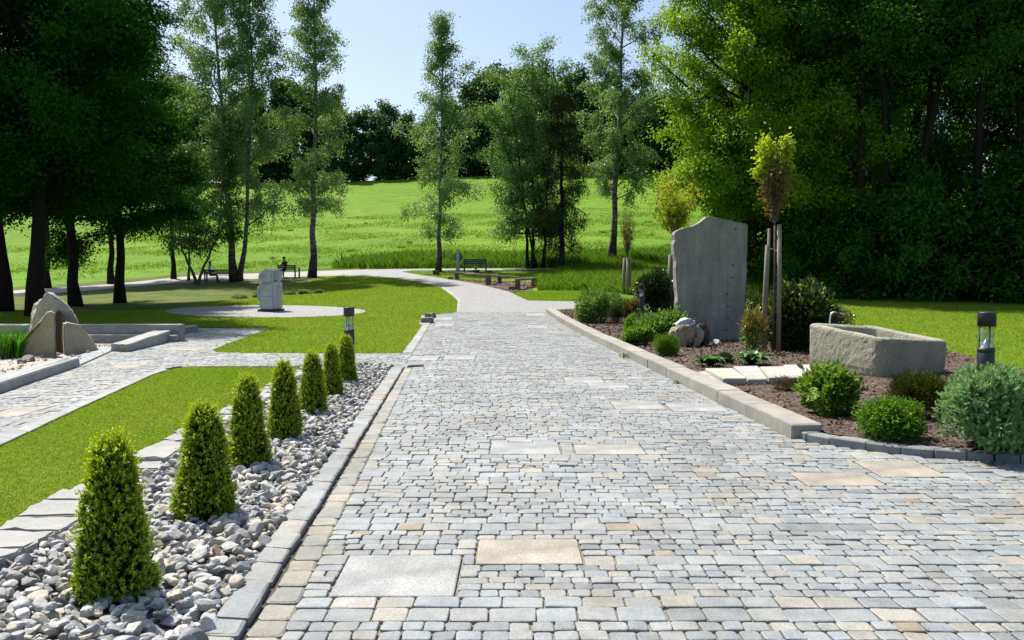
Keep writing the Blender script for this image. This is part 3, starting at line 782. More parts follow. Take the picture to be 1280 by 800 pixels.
dk = rock_verts(np.random.default_rng(4), 3, 10, .05)
for (px, py, s) in ((36, 452.5, .12), (27, 455, .08)):
    p = G(px, py); v, f = rock_verts(np.random.default_rng(px), 3, 12, .04); mb = MB(); mb.add(v * np.array([s * 1.3, s, s * .7]) + p + np.array([0, 0, s * .4]), f, (.2, .19, .17))
    tag(mb.build('stone', M['rock'], origin=p), 'small dark stone lying at the foot of the cleft rock' if s > .1 else 'smallest dark stone in the light gravel before the cleft rock', 'stone')

# ------------------------------------------------------------------ monolith, trough, boulders
Ym = G(880, 425, BZ)[1]
mono = outline_stone([(866, 426), (858, 424), (851, 420), (850, 395), (846.5, 385), (847.2, 372), (846, 360), (844.6, 335), (845.4, 326), (843.2, 318), (842.3, 305), (844.5, 300), (843, 293), (844.5, 289.5), (849.5, 286.8), (858, 284.5), (866, 282.5), (874, 278.5), (879, 275), (884, 270.8), (890, 270.6),
                      (900, 273), (912, 275.6), (925, 278.3), (935, 280), (935, 300), (934, 330), (932.5, 360), (930.5, 395), (929, 425.5), (900, 427)], Ym, .42, 'standing_stone', M['mono'], 'tall grey granite slab with slanted top standing in the mulch bed', 'standing stone', (.30, .29, .26), rough=.012, bev=.018)
hole_m = plain_mat('dark_hole', (.012, .012, .012), .95)
for (px, py) in ((919, 286), (916, 331.5), (915, 347), (909, 367.5), (910, 383), (910, 398), (908, 412)):
    mb = MB()
    p = at_y(px, py, Ym) - np.array(mono.location); a = np.linspace(0, math.tau, 10, endpoint=False); r = .017
    ra = np.column_stack([p[0] + r * np.cos(a), np.full(10, p[1] - .02), p[2] + r * np.sin(a)]); k = np.arange(10); k2 = (k + 1) % 10
    mb.add(np.concatenate([ra, ra + (0, .05, 0)]), np.stack([k, k2, k2 + 10, k + 10], 1), (.03, .03, .03)); mb.more(k[None], 0, False, 0)
    mb.build('drill_hole', hole_m, mono)

A_, B_, D_ = G(1006, 459, BZ), G(1100, 473, BZ), G(1188, 465.5, BZ)
ex = D_ - B_; ey = A_ - B_; wx, wy = np.linalg.norm(ex), np.linalg.norm(ey)
print('trough', wx, wy)
zg = BZ
hB = at_y(1097, 422.5, B_[1])[2] - zg; hA = at_y(1004, 403, A_[1])[2] - zg; hD = at_y(1190, 426, D_[1])[2] - zg
bm = bmesh.new(); ux, uy = unit(ex), unit(ey)
def ring(zf, ins, rc):
    pts = []
    for cx_, cy_, a0_ in ((wx - ins - rc, wy - ins - rc, 0), (ins + rc, wy - ins - rc, 90), (ins + rc, ins + rc, 180), (wx - ins - rc, ins + rc, 270)):
        for k in range(6):
            a = R(a0_ + 90 * k / 5); pts.append((cx_ + rc * math.cos(a), cy_ + rc * math.sin(a)))
    out = []
    for k in range(24):
        a, b = np.array(pts[k]), np.array(pts[(k + 1) % 24]); m = max(1, int(np.linalg.norm(b - a) / .05))
        out += [a + (b - a) * i_ / m for i_ in range(m)]
    return out, zf
def zat(p, zf):
    h = hB + (hD - hB) * p[0] / wx + (hA - hB) * p[1] / wy
    return zf[0] * h + zf[1]
prof = [((0, -.06), .05), ((0, .04), .025), ((.2, 0), .012), ((.4, 0), .004), ((.6, 0), 0), ((.8, 0), 0), ((1, -.05), .0), ((1, -.018), .012), ((1, 0), .04), ((1, 0), .09), ((1, -.008), .14), ((1, -.03), .165), ((1, -.08), .175), ((.7, 0), .19), ((.4, 0), .22), ((.25, 0), .26), ((.22, 0), .4)]
n0 = None; prev = None
base_ring = ring(0, 0, .17)[0]; cen_ = np.array([wx / 2, wy / 2])
for zf, ins in prof:
    vs = []
    for p in base_ring:
        q = np.array([ins + (wx - 2 * ins) * p[0] / wx, ins + (wy - 2 * ins) * p[1] / wy])
        vs.append(bm.verts.new(tuple(ux * q[0] + uy * q[1] + np.array([0, 0, zat(q, zf)]) - np.array([0, 0, ux[2] * q[0] + uy[2] * q[1]]))))
    if prev:
        for k in range(len(vs)): bm.faces.new([prev[k], prev[(k + 1) % len(vs)], vs[(k + 1) % len(vs)], vs[k]])
    prev = vs
bm.faces.new(prev)
bmesh.ops.subdivide_edges(bm, edges=[e for e in bm.edges if e.calc_length() > .07], cuts=1, use_grid_fill=True)
bmesh.ops.triangulate(bm, faces=bm.faces); bm.normal_update()
from mathutils import noise as mn
for v in bm.verts: v.co += v.normal * (mn.fractal(v.co * 22, 1, 2, 4) * .007 + mn.noise(v.co * 3) * .010)
finish(bm, 'stone_trough', M['trough'], 'big hollow grey granite trough with rough pecked sides by the lawn', 'trough', B_, (.41, .395, .31))

def tube_pts(mb, pts, rad, n=6, col=(1, 1, 1), mat=0, cap=True):
    pts = np.asarray(pts, float); m = len(pts); rad = np.broadcast_to(np.asarray(rad, float), m)
    t = unit(np.gradient(pts, axis=0)); ref = np.array([1., .0, .0]) if abs(t[0][2]) > .8 else np.array([0., 0, 1.])
    s = unit(np.cross(t, ref)); u = np.cross(s, t); a = np.linspace(0, math.tau, n, endpoint=False)
    V = pts[:, None] + rad[:, None, None] * (s[:, None] * np.cos(a)[None, :, None] + u[:, None] * np.sin(a)[None, :, None])
    i = np.arange(m - 1)[:, None] * n; k = np.arange(n)[None]; k2 = (k + 1) % n
    f = np.stack([i + k, i + k2, i + n + k2, i + n + k], -1).reshape(-1, 4)
    mb.add(V.reshape(-1, 3), f, col, mat, True)
    if cap: mb.more(np.arange(n)[None] + (m - 1) * n, mat, False, mb.n - m * n); mb.more(np.arange(n)[None, ::-1], mat, False, mb.n - m * n)

pt = at_y(1037, 404, A_[1] + .75); pb = np.array([pt[0], pt[1], T(pt[0], pt[1]) + .05])
s_ = pt[1] / F
arc = [pb, pt, pt + np.array([.01, 0, 10 * s_]), pt + np.array([.04, 0, 13 * s_]), pt + np.array([.09, 0, 14 * s_]), at_y(1050, 391, pt[1]), at_y(1057, 393, pt[1])]
mb = MB(); tube_pts(mb, arc, .016, 8); tag(mb.build('water_spout', M['steel'], origin=pb), 'thin bent metal water pipe behind the granite trough', 'water pipe')

def boulder(px, py, wpx, hpx, seed, col, label, dep=.8, off=BZ, name='boulder', planes=9, rz=0, squash=1, mat='rock', dy=0):
    p = G(px, py, off) + np.array([0, dy, 0]); s = p[1] / F
    v, f = rock_verts(np.random.default_rng(seed), 4, planes, .025)
    v = v / np.array([v[:, 0].max(), v[:, 1].max(), v[:, 2].max()])
    v = v * np.array([wpx * s / 2, wpx * s / 2 * dep, hpx * s / 2])
    v = v + np.array([0, 0, hpx * s / 2 * .86])
    mb = MB(); mb.add(v + p, f, col)
    return tag(mb.build(name, M[mat], origin=p), label, 'boulder' if name == 'boulder' else 'stone')
Yb = G(862, 434, BZ)[1]
outline_stone([(842, 420), (846, 412), (854, 407.5), (863, 406.5), (868, 412), (870, 424), (866, 431), (856, 434), (846, 431)], Yb, .55, 'boulder', M['rock'], 'brown boulder in the mulch in front of the tall slab', 'boulder', (.36, .31, .21), rough=.09, bev=.03)
outline_stone([(867, 408), (874, 409), (880, 416), (880.5, 424), (876, 432), (869, 434.5), (866, 430), (870, 420)], Yb + .06, .4, 'boulder', M['rock'], 'light grey leaf-shaped stone leaning against the brown boulder', 'boulder', (.40, .40, .36), rough=.06, bev=.02)
outline_stone([(874, 405.5), (881, 407), (886, 415), (889, 424), (888, 432), (878, 433), (880, 420)], Yb + .2, .4, 'boulder', M['rock'], 'dark cracked stone right of the leaning light grey one', 'boulder', (.13, .11, .08), rough=.11, bev=.02)
outline_stone([(845, 406.5), (850, 401.5), (861, 398), (869, 400.5), (871.5, 404.5), (866, 407.5), (855, 406)], Yb + .1, .4, 'boulder', M['rock'], 'flat white stone lying on top of the brown boulder', 'boulder', (.56, .58, .62), rough=.08, bev=.01)
boulder(894, 432.5, 11, 9, 5, (.5, .52, .55), 'small pale stone on the mulch beside the dark cracked stone', name='stone')
# two blocks by the lawn
def block(px0, px1, pyb, pyt, dep, label, col):
    a, b = G(px0, pyb), G(px1, pyb); z = at_y(px0, pyt, a[1])[2] - a[2]; d = np.array([.0, dep, 0])
    hexa('stone_block', [a, b, b + d, a + d], [up(q, z) for q in (a, b, b + d, a + d)], M['kerb'], label, 'stone block', col, .03)
block(526, 540.5, 405.5, 397.5, .45, 'nearer of two squat stone blocks at the lawn corner', (.2, .19, .15))
block(531, 543.2, 398.5, 391.5, .45, 'farther of two squat stone blocks at the lawn corner', (.22, .21, .17))
q = [g2(524, 407.3), g2(537, 407.3), g2(541, 396), g2(527, 396)]
mb = MB(); quads_mesh(mb, [q], 0, .05, .006, .008, .005, .003, np.array([[.36, .36, .34]])); tag(mb.build('paving_slab', M['slab'], origin=(*q[0], 0)), 'pale slab under the two squat stone blocks', 'paving slab', 'large slabs let into the sett paving')

# flagstones in the bed
TLf, TRf, BRf, BLf = [np.array(g2(*p, .2)) for p in ((881, 459), (1014, 457.5), (1014, 471), (904, 474))]
cut = [0, .26, .5, .74, 1.]
labs = ['cream flagstone at the left end of the stepping row in the mulch', 'greyish flagstone second along the row in the mulch bed', 'pale flagstone third along the row, left of the one by the trough', 'white flagstone at the trough end of the row']
for i in range(4):
    a, b = cut[i] + .004, cut[i + 1] - .004
    q = [BLf + (BRf - BLf) * a, BLf + (BRf - BLf) * b, TLf + (TRf - TLf) * b, TLf + (TRf - TLf) * a]
    mb = MB(); quads_mesh(mb, [q], .08, .2 + .004 * i, .02, .015, .012, .01, np.array([[(.44, .41, .34), (.41, .395, .36), (.44, .41, .35), (.46, .45, .42)][i]]), tilt=.01)
    tag(mb.build('flagstone', M['flag'], origin=(*np.mean(q, 0), BZ)), labs[i], 'flagstone', 'flagstones in the mulch bed')
q = [np.array(g2(*p, .14)) for p in ((892, 479), (903, 475.5), (880, 463), (864, 465))]
mb = MB(); quads_mesh(mb, [q], .06, .135, .02, .015, .012, .01, np.array([[.36, .36, .34]])); tag(mb.build('flagstone', M['flag'], origin=(*np.mean(q, 0), BZ)), 'low grey flagstone strip between the long kerb and the cream flagstone', 'flagstone', 'flagstones in the mulch bed')

# ------------------------------------------------------------------ bollard lamps
def lathe(mb, prof, n=20, col=(1, 1, 1), smooth=True):
    a = np.linspace(0, math.tau, n, endpoint=False)
    V = np.array([[r * math.cos(t), r * math.sin(t), z] for r, z in prof for t in a])
    m = len(prof); i = np.arange(m - 1)[:, None] * n; k = np.arange(n)[None]; k2 = (k + 1) % n
    mb.add(V, np.stack([i + k, i + k2, i + n + k2, i + n + k], -1).reshape(-1, 4), col, 0, smooth)
def lamp(px, ybase, ytop, wpx, off, label, pos=None):
    p = G(px, ybase, off) if pos is None else np.array(pos); s = p[1] / F
    H = at_y(px, ytop, p[1])[2] - p[2]; r = wpx * s / 2
    root = empty('bollard_lamp', p, 0, label, 'bollard lamp', 'bollard lamps along the paths')
    z1 = H - r * 4.65; z2 = H - r * 1.65
    mb = MB(); lathe(mb, [(0, -.05), (r * .95, -.05), (r * .95, z1 - .012), (r * .88, z1), (r * .95, z1 + .004), (r * .95, z1 + r * .5), (0, z1 + r * .5)], 24); mb.build('post', M['dark'], root)
    mb = MB(); lathe(mb, [(r * .92, z1 + r * .5 + .002), (r * .92, z2), (r * .84, z2), (r * .84, z1 + r * .5 + .002), (r * .92, z1 + r * .5 + .002)], 24); mb.build('glass', M['glass'], root)
    mb = MB(); lathe(mb, [(r * .55, z1 + r * .5), (r * .5, z1 + r * .8), (r * .28, z1 + r * 1.25), (0, z1 + r * 1.5)], 20); mb.build('reflector', M['steel'], root)
    for k in range(3):
        a = k * math.tau / 3 + .5; mb = MB(); x, y = r * .7 * math.cos(a), r * .7 * math.sin(a)
        tube_pts(mb, [(x, y, z1 + r * .5), (x, y, z2)], r * .07, 6); mb.build('rod', M['dark'], root)
    mb = MB(); lathe(mb, [(0, z2), (r, z2), (r, H - .008), (r * .97, H), (0, H)], 24); mb.build('cap', M['dark'], root)
    return root
lamp(437, 458, 384, 13.6, 0, 'bollard lamp behind the farthest boxwood cone by the lawn')
lamp(802, 400, 355, 7.2, BZ, 'small slim bollard lamp among the shrubs left of the tall slab')
lamp(1231, 484, 390, 21.5, .05, 'largest bollard lamp behind the grey-green bush at the right')

# ------------------------------------------------------------------ benches and people
def box(mb, x0, x1, y0, y1, z0, z1, col=(1, 1, 1)):
    v = [(x0, y0, z0), (x1, y0, z0), (x1, y1, z0), (x0, y1, z0), (x0, y0, z1), (x1, y0, z1), (x1, y1, z1), (x0, y1, z1)]
    mb.add(v, [(3, 2, 1, 0), (4, 5, 6, 7), (0, 1, 5, 4), (1, 2, 6, 5), (2, 3, 7, 6), (3, 0, 4, 7)], col)
def make_bench(p, rz, L, label):
    root = empty('park_bench', p, rz, label, 'bench', 'blue park benches by the far path')
    m = M['bluepaint']; h = L / 2
    mb = MB()
    for k in range(4): box(mb, -h, h, -.2 + k * .115, -.1 + k * .115, .43, .465)
    mb.build('seat', m, root)
    mb = MB()
    for k in range(3): box(mb, -h, h, .28 + k * .025, .31 + k * .025, .52 + k * .12, .62 + k * .12)
    mb.build('backrest', m, root)
    for sx in (-1, 1):
        x = sx * (h - .06)
        mb = MB(); box(mb, x - .04, x + .04, -.2, -.12, 0, .64); mb.build('leg', m, root)
        mb = MB(); box(mb, x - .04, x + .04, .2, .27, 0, .85); mb.build('leg', m, root)
        mb = MB(); box(mb, x - .035, x + .035, -.22, .27, .645, .69); mb.build('armrest', m, root)
    return root

def person(p, rz, label, top, legs):
    J = {'pelvis': (0, 0, .56), 'belly': (0, -.02, .74), 'chest': (0, -.03, .98), 'neck': (0, .0, 1.15), 'chin': (0, .03, 1.24), 'head': (0, .045, 1.33), 'nose': (0, .135, 1.27)}
    Rr = {'pelvis': .155, 'belly': .14, 'chest': .16, 'neck': .062, 'chin': .085, 'head': .1, 'nose': .018}
    E = [('pelvis', 'belly'), ('belly', 'chest'), ('chest', 'neck'), ('neck', 'chin'), ('chin', 'head'), ('chin', 'nose')]
    for s, t in ((-1, 'l'), (1, 'r')):
        J.update({'hip' + t: (s * .1, .06, .53), 'knee' + t: (s * .13, .45, .52), 'ankle' + t: (s * .13, .42 + .1 * (s > 0), .1), 'toe' + t: (s * .14, .6 + .1 * (s > 0), .05),
                  'sh' + t: (s * .19, -.02, 1.07), 'el' + t: (s * .25, .06, .8), 'wr' + t: (s * .14, .28, .74), 'ha' + t: (s * .1, .36, .75)})
        Rr.update({'hip' + t: .1, 'knee' + t: .07, 'ankle' + t: .045, 'toe' + t: .04, 'sh' + t: .07, 'el' + t: .05, 'wr' + t: .035, 'ha' + t: .045})
        E += [('pelvis', 'hip' + t), ('hip' + t, 'knee' + t), ('knee' + t, 'ankle' + t), ('ankle' + t, 'toe' + t), ('chest', 'sh' + t), ('sh' + t, 'el' + t), ('el' + t, 'wr' + t), ('wr' + t, 'ha' + t)]
    names = list(J); me = bpy.data.meshes.new('skeleton'); me.from_pydata([J[k] for k in names], [(names.index(a), names.index(b)) for a, b in E], [])
    tmp = bpy.data.objects.new('skeleton', me); C.objects.link(tmp)
    md = tmp.modifiers.new('skin', 'SKIN'); tmp.modifiers.new('sub', 'SUBSURF').levels = 2; tmp.modifiers['sub'].render_levels = 2
    if not me.skin_vertices: pass
    for i, k in enumerate(names):
        sv_ = me.skin_vertices[0].data[i]; sv_.radius = (Rr[k], Rr[k] * (.75 if k in ('pelvis', 'belly', 'chest') else 1)); sv_.use_root = (k == 'pelvis')
    dg = bpy.context.evaluated_depsgraph_get(); dg.update()
    nm = bpy.data.meshes.new_from_object(tmp.evaluated_get(dg)); bpy.data.objects.remove(tmp)
    for m in (M['skin'], top, legs, M['shoe']): nm.materials.append(m)
    for f in nm.polygons:
        x, y, z = f.center; f.use_smooth = True
        if z > 1.12: k = 0
        elif z < .13: k = 3
        elif z < .62 and (z < .5 or y > -.3) and not (y < .1 and z > .6): k = 2
        elif y > .3: k = 0
        else: k = 1
        f.material_index = k
    o = link('person', nm); o.location = tuple(p); o.rotation_euler = (0, 0, rz); tag(o, label, 'person')
    v, f = ICO[3]; sel = [q for q in f if v[q].mean(0)[2] > -.15 and v[q].mean(0)[1] < .55 or v[q].mean(0)[1] < -.3]
    mb = MB(); mb.add(v * np.array([.108, .118, .118]) + np.array([0, .03, 1.345]), np.array(sel), (1, 1, 1), 0, True); mb.build('hair', M['hair'], o)
    return o
pb1 = G(273, 353); make_bench(pb1, math.pi, 1.75, 'dark blue bench under the birches with a man in pale shirt')
c1 = np.array([pb1[0] - .55, pb1[1] - .02, T(pb1[0] - .55, pb1[1])])
person(c1, R(-90 + 20), 'man in a pale blue shirt and dark jeans sitting on a bench', M['shirt'], M['jeans'])
pb2 = G(362, 347); make_bench(pb2, R(150), 1.6, 'dark bench half hidden behind the carved pillar, person in red')
person(np.array([pb2[0] - .35, pb2[1] + .02, T(pb2[0] - .35, pb2[1])]), R(150), 'person in dark red top and dark trousers sitting behind the pillar', M['redtop'], M['darkcloth'])
pb3 = G(594, 340); make_bench(pb3, math.pi, 1.55, 'empty dark blue bench in front of the tall meadow grass')

# ------------------------------------------------------------------ carved pillar
pp = G(339, 389.5); s = pp[1] / F
root = empty('carved_pillar', pp, 0, 'squat pale stone pillar carved with faces on a paved circle', 'sculpture')
mb = MB(); w = 13.2 * s
box(mb, -w, w, -w, w, -.03, 3.4 * s); mb.build('plinth', M['slot'], root)
def soft(name, dims, loc, rz, parent, seg=4, bev=.3, col=(.5, .51, .5), shape=None):
    bm = bmesh.new(); bmesh.ops.create_cube(bm, size=1)
    for v in bm.verts: v.co = Vector((v.co.x * dims[0], v.co.y * dims[1], v.co.z * dims[2]))
    bmesh.ops.bevel(bm, geom=list(bm.edges), offset=min(dims) * bev, segments=seg, affect='EDGES')
    for _ in range(2): bmesh.ops.subdivide_edges(bm, edges=[e for e in bm.edges if e.calc_length() > min(dims) * .2], cuts=1, use_grid_fill=True)
    bmesh.ops.triangulate(bm, faces=bm.faces)
    if shape:
        for v in bm.verts: shape(v)
    Mx = Matrix.Translation(loc) @ Matrix.Rotation(rz, 4, 'Z'); bmesh.ops.transform(bm, matrix=Mx, verts=bm.verts)
    return finish(bm, name, M['carved'], None, None, (0, 0, 0), col, None, parent, False)
u = s
soft('torso', (23.5 * u, 22 * u, 34.5 * u), (0, 0, 20.3 * u), 0, root, 3, .07)
soft('front_panel', (12 * u, 4 * u, 15 * u), (-.5 * u, -11.2 * u, 27 * u), 0, root, 2, .15)
soft('front_panel', (12.5 * u, 3 * u, 16 * u), (-.5 * u, -11.0 * u, 11.4 * u), 0, root, 2, .15)
soft('arm', (5 * u, 10 * u, 12 * u), (12 * u, -6 * u, 26 * u), .2, root, 3, .3)
soft('arm', (5 * u, 10 * u, 18 * u), (-12 * u, -5 * u, 23 * u), -.2, root, 3, .3)
def face_shape(W, H_, Dp):
    def fn(v):
        x, z = v.co.x / W, v.co.z / H_
        if v.co.y < 0:
            d = 0
            for ex_ in (-.2, .2): d += .10 * math.exp(-((x - ex_) ** 2 / .008 + (z - .08) ** 2 / .006))
            d -= .16 * math.exp(-(x ** 2 / .006 + (z + .03) ** 2 / .02))
            d += .06 * math.exp(-(x ** 2 / .03 + (z + .25) ** 2 / .001))
            d -= .05 * math.exp(-((z - .2) ** 2 / .004))
            v.co.y += d * Dp
    return fn
soft('head', (14 * u, 12 * u, 19 * u), (-.8 * u, -7.5 * u, 44 * u), 0, root, 4, .22, shape=face_shape(14 * u, 19 * u, 12 * u))
soft('head', (12 * u, 11 * u, 17 * u), (8.2 * u, -1 * u, 45 * u), R(70), root, 4, .25, shape=face_shape(12 * u, 17 * u, 11 * u))
soft('head', (10 * u, 11 * u, 16 * u), (-8.2 * u, 0, 44 * u), R(-70), root, 4, .25, shape=face_shape(10 * u, 16 * u, 11 * u))
soft('head', (13 * u, 11 * u, 17 * u), (0, 6 * u, 44.5 * u), R(180), root, 4, .32, shape=face_shape(13 * u, 17 * u, 11 * u))

# ------------------------------------------------------------------ the little sculpture place by the curve
ps = G(572.3, 342.5); s = ps[1] / F
root = empty('stone_figure', ps, 0, 'slim pale stele with dark wings and pointed top beside the blue bench', 'sculpture')
soft('shaft', (4.6 * s, 4 * s, 27 * s), (0, 0, 13.4 * s), 0, root, 1, .1, (.42, .45, .47))
def pointy(v):
    k = 1 - max(0, v.co.z / (4.5 * s)) * .8; v.co.x *= k; v.co.y *= k
soft('finial', (1.8 * s, 1.8 * s, 5 * s), (.3 * s, 0, 29 * s), 0, root, 1, .1, (.3, .32, .32), pointy)
def wing(v):
    z = v.co.z / (12 * s); v.co.x *= max(.1, 1 - abs(z + .05) ** 1.5 * 1.6)
soft('wing', (11.5 * s, 1.6 * s, 12 * s), (.2 * s, 2.9 * s, 21.5 * s), 0, root, 1, .1, (.16, .18, .17), wing)
soft('foot_stone', (3.4 * s, 3 * s, 5 * s), (-2.2 * s, -2.9 * s, 2.6 * s), 0, root, 2, .25, (.45, .5, .58))

def post_block(px0, px1, pyb, pyt, dep, label, cat, name, mat, col=(.2, .15, .12)):
    a, b = G(px0, pyb), G(px1, pyb); z = at_y(px0, pyt, a[1])[2] - a[2]; d = np.array([0, dep, 0])
    return hexa(name, [a, b, b + d, a + d], [up(q_, z) for q_ in (a, b, b + d, a + d)], M[mat], label, cat, col, .02)
post_block(541, 545.2, 344, 337.8, .35, 'left reddish block at the foot of the lone birch', 'stone block', 'stone_block', 'redwood')
post_block(545.4, 549, 344.7, 338.2, .35, 'right reddish block at the foot of the lone birch', 'stone block', 'stone_block', 'redwood')
post_block(560, 566, 350, 346, .3, 'low brown block on the path edge by the zigzag bench', 'stone block', 'stone_block', 'kerb', (.17, .12, .1))
post_block(591.5, 599, 341.2, 337.6, .4, 'dark squat stone in front of the empty blue bench', 'stone', 'stone', 'redwood')
post_block(593.3, 596, 337.5, 335, .2, 'small dark knob stone on the squat stone by the bench', 'stone', 'stone', 'redwood')
post_block(608.5, 616, 341, 338.6, .4, 'low dark stone right of the empty blue bench', 'stone', 'stone', 'redwood')
root = empty('zigzag_bench', G(610, 356), 0, 'zigzag bench of weathered beams on square posts over bark', 'bench')
posts = [((568.2, 573), 350, 342), ((622, 627), 353.5, 345.5), ((607, 613.6), 356.6, 345.6), ((664.2, 671), 358, 349.8), ((643.8, 650.3), 363, 351.2)]
tops = []
for (x0, x1), yb_, yt in posts:
    o = post_block(x0, x1, yb_, yt, .3, None, None, 'post', 'kerb', (.15, .115, .095)); part_of(o, root)
    a, b = G(x0, yb_), G(x1, yb_); tops.append((a + b) / 2 + np.array([0, .15, at_y(x0, yt, a[1])[2] - a[2]]))
order = [0, 1, 2, 3, 4]
for i, j in zip(order[:-1], order[1:]):
    a, b = tops[i], tops[j]; d = unit(b - a); n_ = np.array([-d[1], d[0], 0]); n_ = n_ / np.linalg.norm(n_) * .13
    a = a - d * .12 + np.array([0, 0, .004 * i]); b = b + d * .12 + np.array([0, 0, .004 * i])
    o = hexa('beam', [a - n_, b - n_, b + n_, a + n_], [up(q_, .1) for q_ in (a - n_, b - n_, b + n_, a + n_)], M['kerb'], None, None, (.25, .2, .165), .015); part_of(o, root)
post_block(636.3, 643.5, 363.2, 358.2, .35, 'low brown step block at the near end of the zigzag bench', 'stone block', 'stone_block', 'kerb', (.15, .115, .095))

# fence posts in the meadow edge
for i, (px, yb_, yt, lab) in enumerate(((427, 333.5, 317, 'thin wooden fence post at the meadow edge, between two birches'), (554.8, 331, 312.5, 'thin wooden fence post right of the lone birch'), (670.5, 333, 318, 'thin fence post beside the multi-stemmed tree'))):
    p = G(px, yb_); s = p[1] / F; H = at_y(px, yt, p[1])[2] - p[2]; mb = MB(); tube_pts(mb, [p - (0, 0, .1), p + np.array([.02, 0, H * .5]), p + np.array([0, 0, H])], 1.0 * s, 7)
    tag(mb.build('fence_post', M['oldwood'], origin=p), lab, 'fence post', 'posts of the meadow fence')
# ------------------------------------------------------------------ leaves
def leaves(mb, P, D, Nn, L, W, col, six=False, fold=.12):
    n = len(P); D = unit(D); S = unit(np.cross(D, Nn)); U = np.cross(S, D)
    L = np.broadcast_to(np.asarray(L, float), n)[:, None]; W = np.broadcast_to(np.asarray(W, float), n)[:, None]
    if six:
        V = np.stack([P, P + D * L * .3 + S * W * .5 + U * W * fold, P + D * L * .7 + S * W * .38 + U * W * fold * .6, P + D * L - U * L * .08, P + D * L * .7 - S * W * .38 + U * W * fold * .6, P + D * L * .3 - S * W * .5 + U * W * fold], 1)
    else:
        V = np.stack([P, P + D * L * .42 + S * W * .5 + U * W * fold, P + D * L, P + D * L * .42 - S * W * .5 + U * W * fold], 1)
    k = V.shape[1]
    mb.add(V.reshape(-1, 3), np.arange(n * k).reshape(n, k), np.repeat(col, k, 0))

M['leaf_sun'] = leaf_mat('leaf_thin', .55)

def shades(rng, n, c1, c2, var=.18):
    t = rng.random((n, 1)); return (np.array(c1) * (1 - t) + np.array(c2) * t) * rng.uniform(1 - var, 1 + var, (n, 1))

# ------------------------------------------------------------------ boxwood cones
def cone_mesh(seed, H=.88, r0=.245, r1=.135):
    rng = np.random.default_rng(seed); mb = MB(); ns = 2000
    z = H * (1 - (1 - rng.random(ns)) ** .8) ; z = H * rng.random(ns) ** 1.08
    a = rng.uniform(0, math.tau, ns)
    t = z / H
    r = (r0 * (1 - .66 * t ** 1.1)) * np.where(t > .8, np.sqrt(np.clip(1 - ((t - .8) / .205) ** 2, 0, 1)), 1) * np.where(t < .06, .9, 1)
    r = r * (1 + .07 * np.sin(3 * a + seed + 5 * t) + .06 * np.sin(7 * a - 9 * t + seed) + .05 * np.sin(13 * t + 2 * a + seed)) * rng.uniform(.72, 1.0, ns) ** .5
    tip = np.where(t > .8, 1.1, 1.0)
    P = np.column_stack([r * np.cos(a), r * np.sin(a), z]); out = np.column_stack([np.cos(a), np.sin(a), .25 + 1.6 * np.clip(t - .8, 0, 1) * 3])
    D = unit(unit(out) + rng.normal(0, .32, (ns, 3)) + np.array([0, 0, .35]))
    bigshoot = rng.random(ns) < .16 + .25 * (t > .8)
    Ls = np.where(bigshoot, rng.uniform(.06, .115, ns), rng.uniform(.03, .06, ns))
    lv = 11
    for k in range(lv):
        u = (k + .5) / lv
        p = P + D * (Ls * u)[:, None] + rng.normal(0, .004, (ns, 3))
        side = unit(rng.normal(0, 1, (ns, 3))); d = unit(D * (.45 + .5 * u) + side * .75)
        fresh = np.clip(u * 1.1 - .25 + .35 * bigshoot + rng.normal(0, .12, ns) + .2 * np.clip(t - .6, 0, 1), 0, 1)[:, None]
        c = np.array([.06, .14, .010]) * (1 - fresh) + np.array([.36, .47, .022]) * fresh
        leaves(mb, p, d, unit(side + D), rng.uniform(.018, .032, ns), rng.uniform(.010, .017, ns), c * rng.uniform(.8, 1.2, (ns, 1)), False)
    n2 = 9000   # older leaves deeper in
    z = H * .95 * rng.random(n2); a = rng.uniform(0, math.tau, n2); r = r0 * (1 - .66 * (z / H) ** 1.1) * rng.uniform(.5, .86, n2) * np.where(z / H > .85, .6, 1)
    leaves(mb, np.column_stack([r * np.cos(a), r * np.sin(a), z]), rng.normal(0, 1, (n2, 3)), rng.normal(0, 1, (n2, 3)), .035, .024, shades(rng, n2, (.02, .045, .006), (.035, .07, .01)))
    st = MB()
    for k in range(5):
        b = rng.uniform(0, math.tau); tube_pts(st, [(0, 0, -.03), (.04 * math.cos(b), .04 * math.sin(b), .2), (.07 * math.cos(b), .07 * math.sin(b), H * .8)], [.012, .009, .003], 5)
    return mb.mesh('foliage', M['leaf']), st.mesh('stem', M['greybark'])
cm = [cone_mesh(1), cone_mesh(2, r1=.12), cone_mesh(5), cone_mesh(8), cone_mesh(11)]
cones = [(145, 757, 545, 106, 'boxwood cone nearest the viewer, standing in grey gravel'), (257, 653, 505, 82, 'second boxwood cone from the viewer in the row of seven'), (311, 587, 470, 56, 'third boxwood cone from the viewer, by the flat edging stones'),
         (356, 551, 452, 48, 'middle boxwood cone, fourth of the row of seven'), (391, 519, 440, 40, 'fifth boxwood cone from the viewer in the gravel row'), (415, 497, 430, 30, 'last boxwood cone but one at the far gravel end'), (433, 480, 420, 30, 'farthest boxwood cone right in front of the bollard lamp')]
for i, (px, yb, yt, w, lab) in enumerate(cones):
    p = G(px, yb, .04); p = p + unit(np.array([p[0], p[1], 0])) * (w * .42 * p[1] / F); s = p[1] / F
    H = at_y(px, yt, p[1])[2] - p[2]
    root = empty('boxwood_cone', p, i * 1.7, lab, 'boxwood', 'row of clipped boxwood cones')
    root.scale = (w * s / .58, w * s / .58, H / .92)
    link('foliage', cm[i % 5][0], root); link('stem', cm[i % 5][1], root)

